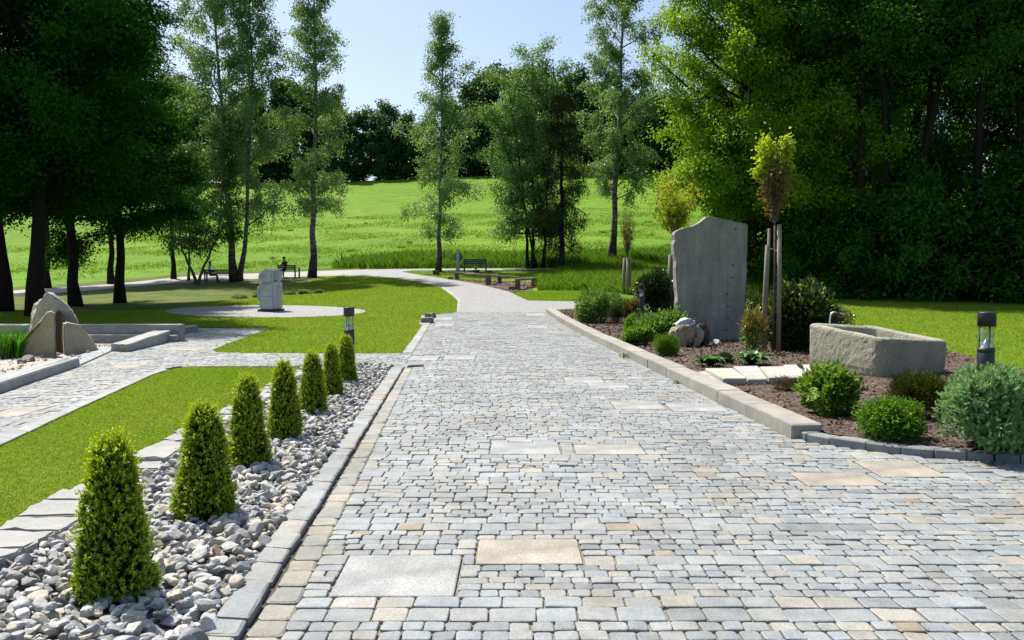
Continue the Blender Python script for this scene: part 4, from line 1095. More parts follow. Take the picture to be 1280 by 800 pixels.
# ------------------------------------------------------------------ shrubs
def bush_mesh(seed, rx, ry, h, n, leaf, cols, mat='leaf', lobes=14, aspect=.5, six=False, upb=.5, lift=.0, fuzz=.25, twig=6, tipcol=None, shoots=0):
    """a mound: leaves spread through overlapping lobes"""
    rng = np.random.default_rng(seed); mb = MB()
    th = rng.uniform(0, math.tau, lobes); rr = np.sqrt(rng.random(lobes)) * .62; zz = rng.uniform(.28, .72, lobes)
    cen = np.column_stack([rr * np.cos(th), rr * np.sin(th), zz * np.sqrt(1 - .5 * rr ** 2)]); lr = rng.uniform(.26, .42, lobes)
    tone = rng.uniform(.82, 1.15, lobes)
    k = rng.integers(0, lobes, n); d = unit(rng.normal(0, 1, (n, 3)))
    rad = lr[k] * (1 - rng.random(n) ** 2 * .55) * (1 + rng.normal(0, fuzz * .3, n))
    P = cen[k] + d * rad[:, None]
    P[:, 2] = np.clip(np.abs(P[:, 2]), .02, 1.3)
    out = unit(P - np.array([0, 0, .25])); D = unit(out * .6 + d * .6 + rng.normal(0, .45, (n, 3)) + np.array([0, 0, upb]))
    Nn = unit(out * .6 + np.array([0, 0, .7]) + rng.normal(0, .5, (n, 3)))
    P = P * np.array([rx, ry, h * .93]) + np.array([0, 0, lift])
    c = shades(rng, n, cols[0], cols[1], .2) * tone[k][:, None]
    if tipcol is not None:
        m = (P[:, 2] > h * .45) & (rng.random(n) < tipcol[1]); c[m] = np.array(tipcol[0]) * rng.uniform(.7, 1.2, (m.sum(), 1))
    L = leaf * rng.uniform(.6, 1.25, n)
    leaves(mb, P, D, Nn, L, L * aspect, c, six)
    for i in range(shoots):   # stray shoots beyond the mound
        d0 = unit(rng.normal(0, .6, 3) * np.array([1, 1, .3]) + np.array([0, 0, .75])); b0 = d0 * np.array([rx, ry, h]) * .72; l0 = rng.uniform(.14, .3) * h * 1.2; m_ = 9
        u_ = np.linspace(.1, 1, m_)[:, None]; pp = b0 + d0 * l0 * u_ + rng.normal(0, .006, (m_, 3)); sd_ = unit(rng.normal(0, 1, (m_, 3)))
        leaves(mb, pp, d0 * .5 + sd_ * .8, sd_ + d0, leaf * (1.1 - .5 * u_[:, 0]), leaf * aspect * (1.1 - .5 * u_[:, 0]), np.array(cols[1]) * rng.uniform(.9, 1.3, (m_, 1)), six)
    st = MB()
    for i in range(twig):
        a = rng.uniform(0, math.tau); q = rng.uniform(.3, .7)
        tube_pts(st, [(0, 0, -.05), (rx * .3 * math.cos(a), ry * .3 * math.sin(a), h * .3), (rx * q * math.cos(a), ry * q * math.sin(a), h * rng.uniform(.5, .8))], [.014 * h + .004, .01 * h + .003, .003], 5)
    return mb.mesh('foliage', M[mat]), st.mesh('stem', M['greybark'])

def bush(name, px, yb, yt, wpx, seed, n, leaf, cols, label, cat='shrub', off=BZ, group=None, front=.4, dep=1.0, **kw):
    p = G(px, yb, off); s = p[1] / F; p = p + unit(np.array([p[0], p[1], 0])) * (wpx * s * front)
    s = p[1] / F; p[2] = T(p[0], p[1]) + off
    h = at_y(px, yt, p[1])[2] - p[2]; r = wpx * s / 2
    f, st = bush_mesh(seed, r, r * dep, h, n, leaf, cols, **kw)
    root = empty(name, p, 0, label, cat, group); link('foliage', f, root); link('stem', st, root); return root

fresh = ((.05, .13, .012), (.10, .19, .02))
bush('flowering_shrub', 741, 405, 356, 52, 11, 5200, .085, ((.09, .19, .045), (.15, .27, .055)), 'airy light green shrub at the far end of the long kerb', upb=.7, shoots=30, fuzz=.9)
bush('flowering_shrub', 762, 397, 362, 40, 12, 3200, .08, ((.06, .15, .035), (.11, .21, .045)), 'darker airy green shrub right behind the one at the kerb end')
bush('yellow_plant', 733, 403, 388, 26, 13, 1800, .05, ((.16, .18, .02), (.12, .17, .02)), 'low yellowish plant at the foot of the airy shrub', 'plant', front=.2)
bush('dwarf_conifer', 771, 403, 381, 26, 14, 6000, .035, ((.018, .035, .008), (.04, .06, .012)), 'small dark round conifer beside the slim bollard lamp', mat='needle', aspect=.3)
bush('bronze_shrub', 788, 396, 366, 36, 15, 4500, .06, ((.12, .13, .03), (.17, .15, .05)), 'yellow-bronze shrub left of the slim bollard lamp', front=.5)
bush('evergreen_shrub', 818, 392, 337, 52, 16, 7000, .11, ((.012, .035, .010), (.03, .065, .015)), 'dark glossy evergreen behind the slim bollard lamp', mat='leaf_gloss', six=True, aspect=.42, front=.6, tipcol=((.12, .17, .03), .12))
bush('bronze_shrub', 838, 391, 375, 26, 17, 2500, .06, ((.14, .11, .03), (.17, .15, .05)), 'small bronze shrub against the left foot of the tall slab', front=.4)
bush('perennial', 825, 428, 388, 80, 18, 6000, .095, ((.07, .17, .03), (.13, .25, .045)), 'wide leafy green perennial left of the brown boulder', 'plant', upb=.6, front=.3, lobes=22, shoots=40, fuzz=.9)
bush('perennial', 797, 432, 407, 44, 19, 3000, .085, ((.085, .20, .03), (.15, .29, .045)), 'low bright leafy perennial behind the round grassy tuft', 'plant', upb=.6, front=.25)
bush('perennial', 789, 420, 391, 22, 39, 1800, .08, ((.085, .20, .03), (.15, .29, .045)), 'upright leafy stems between the dark conifer and the low perennial', 'plant', upb=1.0, front=.25)
bush('dwarf_pine', 834, 446, 416, 36, 20, 14000, .05, ((.075, .17, .008), (.15, .27, .016)), 'bright green round needle tuft in front of the brown boulder', mat='needle', aspect=.14, upb=.5, lobes=26, front=.35)
bush('dwarf_pine', 907, 455, 439, 24, 21, 6000, .035, ((.025, .055, .015), (.05, .08, .025)), 'small dull green needle ball behind the hosta leaves', mat='needle', aspect=.16, front=.3)
bush('heather', 988, 489, 471, 52, 22, 2600, .04, ((.09, .07, .05), (.12, .10, .05)), 'sparse brownish low heather in front of the flagstones', 'plant', mat='needle', aspect=.2, front=.15, fuzz=.8, dep=.6)
bush('pieris_shrub', 941, 443, 377, 40, 23, 1700, .085, ((.12, .19, .03), (.2, .24, .04)), 'narrow loose shrub with green and reddish leaves by the staked tree', mat='leaf_gloss', six=True, aspect=.33, front=.3, lobes=26, fuzz=.8, tipcol=((.36, .17, .06), .25))
bush('evergreen_shrub', 1000, 441, 348, 98, 24, 12000, .12, ((.012, .035, .008), (.035, .075, .012)), 'big dark evergreen with glossy yellow-tipped leaves beside the trough', mat='leaf_gloss', six=True, aspect=.42, front=.45, lobes=24, tipcol=((.24, .30, .04), .25))
bush('evergreen_shrub', 948, 412, 362, 40, 25, 3500, .11, ((.02, .05, .012), (.04, .09, .02)), 'green evergreen between the tall slab and the staked tree', mat='leaf_gloss', six=True, aspect=.42, front=.6, tipcol=((.13, .19, .03), .2))
bush('pieris_shrub', 1052, 413, 381, 36, 26, 1500, .075, ((.10, .14, .02), (.15, .17, .03)), 'small yellowish shrub peeping over the far rim of the trough', mat='leaf_gloss', six=True, aspect=.35, front=.4, tipcol=((.3, .10, .05), .25))
bush('hydrangea', 1036, 522, 455, 72, 27, 2600, .085, ((.08, .18, .025), (.17, .29, .04)), 'leafy light green shrub in front of the left trough end', upb=.5, six=True, aspect=.5, front=.35, lobes=18, shoots=26, fuzz=.8)
bush('yew_shrub', 1144, 528, 463, 80, 28, 16000, .045, ((.03, .055, .006), (.085, .10, .010)), 'olive green feathery yew in front of the trough corner', mat='needle', aspect=.2, front=.45, upb=.7, lobes=22, shoots=40, fuzz=.6)
bush('spirea', 1115, 554, 497, 92, 29, 13000, .032, ((.06, .155, .014), (.12, .26, .018)), 'dense bright green low mound behind the curved kerb', six=True, aspect=.5, front=.4, lobes=26, shoots=40, fuzz=.5)
bush('sedum', 905, 461, 447, 60, 30, 10, .1, fresh, 'x', 'plant') if False else None

# grey-green wormwood with cut leaves
def wormwood(px, yb, yt, wpx, label):
    p = G(px, yb, BZ); s = p[1] / F; p = p + unit(np.array([p[0], p[1], 0])) * (wpx * s * .5); s = p[1] / F; p[2] = BZ
    h = at_y(px, yt, p[1])[2] - p[2]; r = wpx * s / 2
    rng = np.random.default_rng(31); n = 7500; lobes = 34
    th = rng.uniform(0, math.tau, lobes); rr = np.sqrt(rng.random(lobes)) * .66; cen = np.column_stack([rr * np.cos(th), rr * np.sin(th), rng.uniform(.3, .72, lobes)]); lr = rng.uniform(.24, .36, lobes)
    k = rng.integers(0, lobes, n); d = unit(rng.normal(0, 1, (n, 3))); P = cen[k] + d * (lr[k] * (1 - rng.random(n) ** 2 * .5))[:, None]
    P[:, 2] = np.clip(np.abs(P[:, 2]), .03, 1.2); out = unit(P - np.array([0, 0, .3]))
    D = unit(out * .8 + rng.normal(0, .4, (n, 3)) + np.array([0, 0, .45])); Nn = unit(out + np.array([0, 0, .8]) + rng.normal(0, .4, (n, 3)))
    P = P * np.array([r, r, h * .95]); mb = MB(); base = shades(rng, n, (.12, .25, .085), (.21, .36, .14), .15)
    S = unit(np.cross(D, Nn)); L = rng.uniform(.045, .078, n)
    leaves(mb, P, D, Nn, L, L * .22, base)
    for j, u in enumerate((.2, .4, .6, .8)):
        for sg in (-1, 1):
            q = P + D * (L * u)[:, None]; dd = unit(D * .7 + S * sg * .8 + rng.normal(0, .12, (n, 3))); l2 = L * (.52 - .3 * abs(u - .4))
            leaves(mb, q, dd, Nn, l2, l2 * .36, base * rng.uniform(.9, 1.1, (n, 1)))
    st = MB()
    for i in range(9):
        a = rng.uniform(0, math.tau); tube_pts(st, [(0, 0, -.05), (r * .3 * math.cos(a), r * .3 * math.sin(a), h * .35), (r * .6 * math.cos(a), r * .6 * math.sin(a), h * .75)], [.012, .009, .004], 5)
    root = empty('wormwood_bush', p, 0, label, 'shrub'); mb.build('foliage', leaf_mat('leaf_grey_green', .35, .6, .25, (1.1, 1.15, .7)), root); st.build('stem', M['greybark'], root)
wormwood(1238, 572, 455, 142, 'large grey-green feathery bush at the right behind the curved kerb')

def hosta(px, yb, yt, wpx, seed, label, pale=.25):
    p = G(px, yb, BZ); s = p[1] / F; p = p + np.array([0, wpx * s * .4, 0]); r = wpx * s / 2; h = at_y(px, yt, p[1])[2] - BZ
    rng = np.random.default_rng(seed); mb = MB(); n = 46
    for k in range(n):
        a = rng.uniform(0, math.tau); L = r * rng.uniform(.6, 1.15); W = L * rng.uniform(.28, .42); e = h * rng.uniform(.25, .9)
        d = np.array([math.cos(a), math.sin(a), 0]); sd = np.array([-d[1], d[0], 0]); c = (np.array([.045, .14, .012]) if rng.random() > pale else np.array([.12, .22, .12])) * rng.uniform(.8, 1.2)
        V = []; m = 6
        for i in range(m + 1):
            t = i / m; c0 = d * L * t + np.array([0, 0, e * math.sin(math.pi * min(1, t * .72)) + .01]); w = W * math.sin(math.pi * (.08 + .92 * t) ** .8) * .6 if t < 1 else .001
            V += [c0 - sd * w + (0, 0, .25 * w), c0 - (0, 0, .0), c0 + sd * w + (0, 0, .25 * w)]
        f = [(i * 3 + j, i * 3 + j + 1, i * 3 + j + 4, i * 3 + j + 3) for i in range(m) for j in (0, 1)]
        mb.add(np.array(V), f, c, 0, True)
    return tag(mb.build('hosta', M['leaf_gloss'], origin=(0, 0, 0)), label, 'plant'), p
for a in ((893, 460, 445, 48, 41, 'hosta with broad leaves at the cream flagstone, left of the needle ball'), (947, 459, 438, 62, 42, 'broad-leaved hosta behind the middle flagstones, below the reddish shrub')):
    o, p = hosta(*a); o.location = tuple(p)

# weeds at the foot of the kerb and in the joints
for i, (px, py, w_, lab) in enumerate(((781, 448, 13, 'small weed at the foot of the long kerb beside the farther staggered slabs'), (845, 480, 10, 'tiny weed at the foot of the long kerb before the flagstones'), (476, 546, 7, 'tiny weed in the gutter joint right of the drain slot'), (1240, 581, 12, 'yellowish weed at the foot of the curved low kerb'), (66, 641, 8, 'tiny weed between lawn and flat edging stones'))):
    p = G(px, py, .03); s = p[1] / F; r_ = w_ * s / 2; rng = np.random.default_rng(80 + i); n = 70; mb = MB()
    P = rng.normal(0, .3, (n, 3)) * r_ * np.array([1.3, .5, 0]) + np.array([0, 0, 1]) * rng.uniform(0, r_ * .7, (n, 1))
    leaves(mb, P, rng.normal(0, .7, (n, 3)) + np.array([0, 0, .6]), rng.normal(0, .6, (n, 3)) + np.array([0, 0, .6]), r_ * .5, r_ * .22, shades(rng, n, (.10, .2, .02), (.2, .26, .03)))
    tag(mb.build('weed', M['leaf'], origin=(0, 0, 0)), lab, 'weed').location = tuple(p)
# reeds by the spring stone
def reeds(px, yb, yt, wpx):
    p = G(px, yb); s = p[1] / F; H = at_y(px, yt, p[1])[2] - p[2]; rng = np.random.default_rng(50); mb = MB()
    for k in range(260):
        a = rng.uniform(0, math.tau); r0 = np.sqrt(rng.random()) * wpx * s * .28; b = np.array([r0 * math.cos(a), r0 * math.sin(a), 0]); le = rng.normal(0, .16, 2) + b[:2] / (wpx * s) * .6
        h = H * rng.uniform(.55, 1.05); w = rng.uniform(.008, .016); q = rng.uniform(0, math.pi); sd = np.array([math.cos(q), math.sin(q), 0]) * w
        m = b + np.array([le[0] * h * .35, le[1] * h * .35, h * .55]); t = b + np.array([le[0] * h, le[1] * h, h])
        mb.add([b - sd, b + sd, m + sd, t, m - sd], [(0, 1, 2, 3, 4)], np.array([.06, .19, .012]) * rng.uniform(.7, 1.4))
    tag(mb.build('reeds', M['blade'], origin=(0, 0, 0)), 'clump of bright green reeds left of the cleft rock', 'reeds').location = tuple(p)
reeds(8, 448, 406, 60)
# low silvery plants on the lawn behind the pillar
for i, (px, yb, yt, w, lab) in enumerate(((362, 369, 364.6, 16, 'low silvery plant just right of the carved pillar'), (381, 368, 362.5, 20, 'second low silvery plant right of the pillar, largest one'), (398, 367, 363, 14, 'low silvery plant at the right end of the lawn row'), (322, 372.5, 368, 16, 'low silvery plant just left of the carved pillar'), (300, 374, 370, 22, 'low silvery plant in the tree shade left of the pillar'))):
    bush('silver_plant', px, yb, yt, w, 60 + i, 1600, .11, ((.2, .25, .16), (.32, .36, .26)), lab, 'plant', off=.01, group='silvery plants on the lawn', mat='needle', aspect=.3)

# ------------------------------------------------------------------ trees
def wander(rng, p, d, L, n, wob=.1, up=0., end_up=None):
    P = [np.array(p, float)]; d = unit(np.array(d, float))
    for i in range(n):
        d = unit(d + rng.normal(0, wob, 3) + np.array([0, 0, up])); P.append(P[-1] + d * L / n)
    return np.array(P)

def tree_mesh(seed, stems, Rfun, limbs, leaf, nleaf, cols, el=(55, 5), hb=.15, kind='broad', cr=.55, wob=.10, sub=6, aspect=.6, mat='leaf', barkm='bark', limb_r=.22, droop=.2, flat=.7, up=.02, min_sub=.25, wood_only_frac=0., lo_limbs=0, gaps=.0, az_bias=None):
    """stems: list of (points, radius at foot, radius at top); limbs per stem; Rfun(t) limb length at crown height t"""
    rng = np.random.default_rng(seed); wood = MB(); CP = []; CT = []
    for pts, ra, rb in stems:
        pts = np.asarray(pts, float); m = 14
        s = np.linspace(0, 1, len(pts)); tt = np.linspace(0, 1, m)
        path = np.column_stack([np.interp(tt, s, pts[:, k]) for k in range(3)])
        path[1:-1] += rng.normal(0, .0028 * pts[-1][2], (m - 2, 3)) * np.array([1, 1, 0])
        rad = ra + (rb - ra) * tt ** .85; rad[0] *= 1.45; rad[1] *= 1.08
        tube_pts(wood, path, rad, 10)
        H = path[-1, 2]
        for i in range(limbs):
            t = (i + rng.uniform(.2, .8)) / limbs
            h = hb + (1 - hb) * t * .98; j = h * (m - 1); a0 = int(min(j, m - 2)); p = path[a0] + (path[a0 + 1] - path[a0]) * (j - a0)
            az = i * 2.399 + rng.normal(0, .35)
            e = R(el[1] + (el[0] - el[1]) * t + rng.normal(0, 8)); L = Rfun(t) * rng.uniform(.78, 1.15)
            if az_bias is not None: L *= 1 + az_bias[1] * math.cos(az - az_bias[0])
            if L < .15: continue
            d = np.array([math.cos(az) * math.cos(e), math.sin(az) * math.cos(e), math.sin(e)])
            lp = wander(rng, p, d, L, 7, wob, up if kind != 'birch' else -.05)
            r_l = max(.012, min(rad[a0] * .5, limb_r * L * .09))
            tube_pts(wood, lp, np.linspace(r_l, r_l * .25, 8), 5, cap=False)
            if rng.random() < wood_only_frac: continue
            CP.append(lp[-1]); CT.append(rng.uniform(.8, 1.2))
            for q in range(sub):
                u = min_sub + (1 - min_sub) * (q + rng.random()) / sub; k = u * 7; k0 = int(min(k, 6)); b = lp[k0] + (lp[k0 + 1] - lp[k0]) * (k - k0)
                if kind == 'birch':
                    dd = unit(unit(lp[k0 + 1] - lp[k0]) * .5 + rng.normal(0, .5, 3) + np.array([0, 0, -.5])); l2 = rng.uniform(.5, 1.5) * (.5 + .12 * L)
                    sp_ = wander(rng, b, dd, l2, 4, .12, -.28)
                    for w_ in sp_[1:]: CP.append(w_); CT.append(rng.uniform(.85, 1.15))
                else:
                    dd = unit(unit(lp[k0 + 1] - lp[k0]) * .7 + rng.normal(0, .65, 3) * np.array([1, 1, flat])); l2 = L * rng.uniform(.2, .42) * (1.15 - .5 * u)
                    sp_ = wander(rng, b, dd, l2, 4, .16, -.04 * droop)
                    ton = rng.uniform(.8, 1.2)
                    for w_ in sp_[1:]: CP.append(w_); CT.append(ton)
                tube_pts(wood, sp_, np.linspace(max(.006, r_l * .35), .005, 5), 4, cap=False)
    CP = np.array(CP); CT = np.array(CT); n = nleaf; k = rng.integers(0, len(CP), n)
    off = rng.normal(0, 1, (n, 3)) * cr * (np.array([.55, .55, .42]) if kind == 'birch' else np.array([.58, .58, .36])); P = CP[k] + off
    D = unit(off / cr * .7 + rng.normal(0, .6, (n, 3)) + np.array([0, 0, -droop * 2.2])); Nn = unit(rng.normal(0, .6, (n, 3)) + np.array([0, 0, .8]))
    c = shades(rng, n, cols[0], cols[1], .18) * CT[k][:, None]
    L = leaf * rng.uniform(.65, 1.3, n); mb = MB(); leaves(mb, P, D, Nn, L, L * aspect, c)
    return wood.mesh('trunk', M[barkm]), mb.mesh('crown', M[mat])

def tree(name, meshes, loc, rz, sc, label, group=None, cat='tree'):
    root = empty(name, loc, rz, label, cat, group); root.scale = (sc if isinstance(sc, tuple) else (sc, sc, sc))
    link('trunk', meshes[0], root, (0, 0, -.08)); link('crown', meshes[1], root, (0, 0, -.08)); return root

# left group of dark broadleaved trees
dk = ((.013, .058, .004), (.032, .11, .006))
def dome(a, b, c): return lambda t: a * (1 - abs(t - c) ** 2 * b)
mapA = tree_mesh(101, [([(0, 0, 0), (.1, .1, 6), (-.1, .2, 11), (.1, 0, 18)], .29, .06)], dome(5.0, .9, .4), 50, .145, 150000, dk, (60, 2), .23, sub=8, cr=.62, mat='leaf_dark')
mapB = tree_mesh(102, [([(0, 0, 0), (-.1, .1, 6), (.1, .1, 10), (.0, .1, 17)], .25, .05)], dome(3.9, .7, .45), 50, .14, 125000, dk, (60, 0), .22, sub=8, cr=.55, mat='leaf_dark')
mapC = tree_mesh(103, [([(0, 0, 0), (-.1, .1, 6), (.1, .1, 10), (.0, .1, 17)], .23, .05)], dome(3.6, 1.2, .35), 40, .15, 75000, dk, (60, 12), .36, sub=8, cr=.55, mat='leaf_dark')
L_ = [(46, 396, 1.0, mapA, .3, 'thickest dark trunk of the left tree group, behind the cleft rock'), (95, 383, .95, mapB, 1.9, 'dark tree just right of the thickest left trunk'), (150, 379, .92, mapB, 3.6, 'dark upright tree at the right edge of the left group'),
      (4, 389, 1.0, mapA, 2.2, 'dark tree at the left border of the photo'), (59, 360, .95, mapC, 4.1, 'thin farther trunk seen between the left dark trees'), (139, 355, .9, mapC, 5.0, 'farther dark tree beside the gravel path on the left')]
for px, yb, sc, ms, rz, lab in L_:
    tree('maple_tree', ms, G(px, yb), rz, (sc, sc, sc * .88), lab, 'dark trees on the left')
tree('maple_tree', mapC, G(217, 349), .7, (.7, .7, .8), 'slender tree at the gravel path left of the forked tree', 'dark trees on the left')
tree('maple_tree', mapA, np.array([-24.5, 33, T(-24.5, 33)]), 2.9, (.9, .9, .85), 'dark tree outside the left border of the photo', 'dark trees on the left')

# birches
bc = ((.125, .215, .07), (.21, .315, .11))
def birchR(a): return lambda t: a * (.6 + 1.0 * t) * (1 - t) ** .8 * 1.75 * (.72 + .28 * math.sin(t * 23 + a * 9)) + .25
def birch(seed, H, a, n, limbs=54, lean=0, leaf=.13, hb=.2, cols=bc, twin=None):
    st = [([(0, 0, 0), (lean * .5, 0, H * .3), (lean, .1, H * .65), (lean * .9, 0, H)], H * .0105, .02)]
    if twin: st.append(([(twin * .2, .2, 0), (twin * .6, .2, H * .12), (twin, .3, H * .5), (twin * 1.1, .3, H * .92)], H * .0095, .02))
    return tree_mesh(seed, st, birchR(a), limbs, leaf, n, cols, (66, 26), hb, 'birch', .36, .10, 8, .7, 'leaf_birch', 'birch', .16, .5)
def place(ms, px, yb, rz, sc, name, lab, group=None): return tree(name, ms, G(px, yb), rz, sc, lab, group)
place(birch(201, 17.3, 2.5, 23000, 40, .35, hb=.16), 547.5, 340, 0, 1.0, 'birch_tree', 'lone slender birch standing in the lawn island, full crown against the sky', 'birches')
place(birch(202, 22.5, 2.9, 40000, 46, .4), 390, 347, 0, 1.0, 'birch_tree', 'tall straight white birch left of centre at the far path', 'birches')
place(birch(203, 23, 3.6, 78000, 52, -.9, hb=.36, twin=1.2), 293, 352, 0, 1.0, 'birch_tree', 'twin-trunked birch beside the man on the bench', 'birches')
place(birch(204, 24, 3.6, 52000, 48, .7), 764, 330, 0, 1.0, 'birch_tree', 'tall birch with open crown right of the spruce', 'birches')
# forked small tree near the bench
fk = tree_mesh(210, [([(0, 0, 0), (-.25, 0, .9), (-1.0, 0, 2.6), (-1.2, 0, 8.5)], .13, .03), ([(0.05, 0, 0), (.3, 0, .9), (1.5, .1, 3.4), (2.1, .1, 10.5)], .12, .03)], lambda t: 1.9 * (1 - .4 * t), 20, .17, 12000, ((.05, .115, .02), (.09, .17, .025)), (40, 15), .55, sub=6, cr=.5, barkm='greybark', flat=.3)
place(fk, 246, 356, 0, 1.0, 'forked_tree', 'small forked grey tree left of the man on the bench')
yg = tree_mesh(211, [([(0, 0, 0), (.1, 0, 3), (0, 0, 6.5)], .09, .03)], lambda t: 1.7, 18, .18, 7000, ((.11, .22, .018), (.17, .28, .025)), (45, 5), .5, sub=5, cr=.45, barkm='greybark')
place(yg, 236, 351, 0, 1.0, 'young_tree', 'yellow-green young tree at the right edge of the dark group')
# many-stemmed alder, dark spruce
al = tree_mesh(220, [([(0, 0, 0), (-.2, 0, 4), (-1.4, 0, 13)], .13, .03), ([(.35, .1, 0), (.4, .1, 4), (.3, .3, 14.5)], .14, .03), ([(1.0, 0, 0), (1.25, 0, 4), (1.7, 0, 13.5)], .13, .03), ([(.6, .5, 0), (-.4, .8, 5), (-2.2, 1, 10.5)], .1, .03)],
               dome(2.5, .9, .35), 22, .14, 60000, ((.10, .195, .06), (.17, .28, .085)), (50, 5), .26, sub=7, cr=.5, barkm='bark', mat='leaf_birch')
place(al, 660, 336, 0, 1.0, 'alder_tree', 'bushy many-stemmed tree left of the spruce on the meadow edge')
spn = tree_mesh(230, [([(0, 0, 0), (0, 0, 6), (.1, 0, 11.8)], .2, .02)], lambda t: 2.1 * (1 - t) ** .7 + .2, 58, .16, 15000, ((.035, .05, .014), (.07, .065, .022)), (20, -28), .14, 'birch', .26, .07, 6, .3, 'needle', 'bark', .2, .8)
place(spn, 702, 337, 0, 1.0, 'spruce_tree', 'thin brownish spruce with dark trunk and drooping bare boughs')

# linden and the dark wood on the right
ln = tree_mesh(301, [([(0, 0, 0), (-.9, 0, 3.2), (-2.0, .1, 6.5), (-2.7, .2, 12), (-2.6, 0, 18)], .36, .06), ([(.2, .3, 0), (.2, .5, 4), (-.2, .5, 9), (.3, .5, 15)], .26, .05)], dome(4.9, .8, .4), 58, .15, 260000, ((.11, .225, .012), (.23, .37, .02)), (60, -2), .31, sub=9, cr=.58, mat='leaf_sun')
place(ln, 988, 363, 0, 1.0, 'linden_tree', 'big bright leaning broadleaved tree behind the tall slab')
dr = ((.03, .11, .007), (.075, .20, .012))
rC = tree_mesh(304, [([(0, 0, 0), (.1, .1, 5), (.2, .2, 9), (.1, 0, 15)], .18, .05)], dome(4.6, 1.0, .35), 46, .17, 60000, ((.06, .20, .010), (.16, .37, .018)), (50, -10), .08, sub=8, cr=.7, mat='leaf_sun')
rA = tree_mesh(302, [([(0, 0, 0), (.1, .1, 6), (.3, .2, 12), (.1, 0, 19)], .24, .06)], dome(4.4, 1.0, .35), 34, .16, 26000, dr, (55, 5), .6, sub=8, cr=.65, mat='leaf_sun')
rB = tree_mesh(303, [([(0, 0, 0), (.6, .1, 5), (1.7, .2, 11), (2.6, 0, 18)], .26, .06), ([(.4, .2, 0), (1.0, .6, 5), (1.6, .9, 11), (1.6, 1, 16)], .2, .05)], dome(4.2, 1.0, .35), 24, .16, 28000, dr, (55, 5), .58, sub=8, cr=.65, mat='leaf_sun')
R_ = [(1072, 371, .95, rA, .4, 'straight dark trunk behind the big evergreen right of the staked tree'), (1108, 371, .9, rA, 2.2, 'dark trunk second from the straight one in the right wood'), (1128, 371, 1.0, rB, 0, 'dark double trunk leaning right in the middle of the right wood'),
      (1215, 372, 1.0, rA, 4.0, 'dark tree at the lawn edge above the largest bollard lamp'), (1290, 374, 1.0, rB, 1.0, 'dark tree at the right border of the photo'), (1010, 352, 1.0, rB, 3.0, 'dark tree behind the bright leaning one')]
for px, yb, sc, ms, rz, lab in R_: tree('woodland_tree', ms, G(px, yb), rz, sc, lab, 'dark wood on the right')
for i, (x, y, sc) in enumerate(((22, 57, 1.1), (19, 51, 1.0), (23, 50, 1.0), (28, 48, 1.1), (33, 46, 1.1), (37, 50, 1.0), (28, 63, 1.1), (20, 64, 1.2), (36, 60, 1.2), (44, 55, 1.2), (30, 39.5, .8), (38, 40, 1.0), (25.5, 45, 1.1), (30, 44, 1.1), (20, 46.5, 1.0), (34, 41.5, 1.1))):
    tree('woodland_tree', (rC, rC, rB)[i % 3], np.array([x, y, T(x, y)]), i * 1.3, sc, 'tree deep inside the dark right wood', 'dark wood on the right')
ub = tree_mesh(310, [([(0, 0, 0), (.1, 0, 2), (0, 0, 4.2)], .06, .02), ([(.5, .3, 0), (.8, .3, 1.6), (1.1, .4, 3.2)], .05, .02)], dome(1.9, .9, .3), 18, .19, 13000, ((.022, .09, .008), (.055, .15, .013)), (60, -15), .03, sub=6, cr=.5, mat='leaf_dark')
ug = [(13.6, 39.5, .75), (15.4, 38.6, .95), (17.6, 38.2, 1.0), (19.8, 37.6, 1.05), (22.2, 37.0, 1.05), (24.6, 36.6, 1.1), (27, 36, 1.1), (29.5, 35.5, 1.1), (14.2, 43, .9), (17.0, 42.5, 1.0), (20.4, 42, 1.0), (23.6, 41.5, 1.1), (27, 41, 1.15), (31, 40, 1.2), (13, 48, 1.1), (17, 48, 1.2), (22, 47, 1.2), (32, 36, 1.1)]
for i, (x, y, sc) in enumerate(ug):
    root = empty('woodland_shrub', (x, y, float(T(x, y))), i * 2.1, 'dark leafy undergrowth bush beneath the right wood', 'shrub', 'undergrowth of the right wood'); root.scale = (sc * (1 + .2 * math.sin(i * 5)), sc, sc * (1 + .45 * math.sin(i * 3.3)))
    link('stem', ub[0], root); link('foliage', ub[1], root)

# far wood along the top of the meadow
con = tree_mesh(401, [([(0, 0, 0), (0, 0, 22)], .3, .03)], lambda t: 3.6 * (1 - t) + .3, 40, .55, 9000, ((.018, .052, .024), (.038, .085, .036)), (5, -15), .05, sub=4, cr=.8, mat='needle')
dec = tree_mesh(402, [([(0, 0, 0), (0, 0, 17)], .35, .1)], dome(5.0, 1.4, .4), 26, .6, 9000, ((.028, .075, .028), (.06, .13, .04)), (55, -5), .08, sub=6, cr=1.2)
ft = []
rg_ = np.random.default_rng(12)
def far_tree(px, d, hpx, kind):
    x = (px - 640) / F * d; z = float(T(x, d)); H = hpx * d / F
    ms, h0 = (con, 22) if kind else (dec, 18.5)
    tree('forest_tree', ms, (x, d, z - .3), rg_.uniform(0, 6), H / h0, 'dark tree of the far wood along the top of the meadow', 'far wood above the meadow')
for px in range(300, 1000, 17):
    q = px + rg_.uniform(-6, 6)
    top = np.interp(px, [300, 340, 400, 450, 470, 500, 512, 535, 570, 600, 640, 700, 780, 1000], [88, 92, 104, 132, 128, 122, 160, 150, 120, 92, 88, 95, 110, 140])
    base = 221
    far_tree(q, rg_.uniform(200, 208), (base - top) * rg_.uniform(.86, 1.04), rg_.random() < .45)
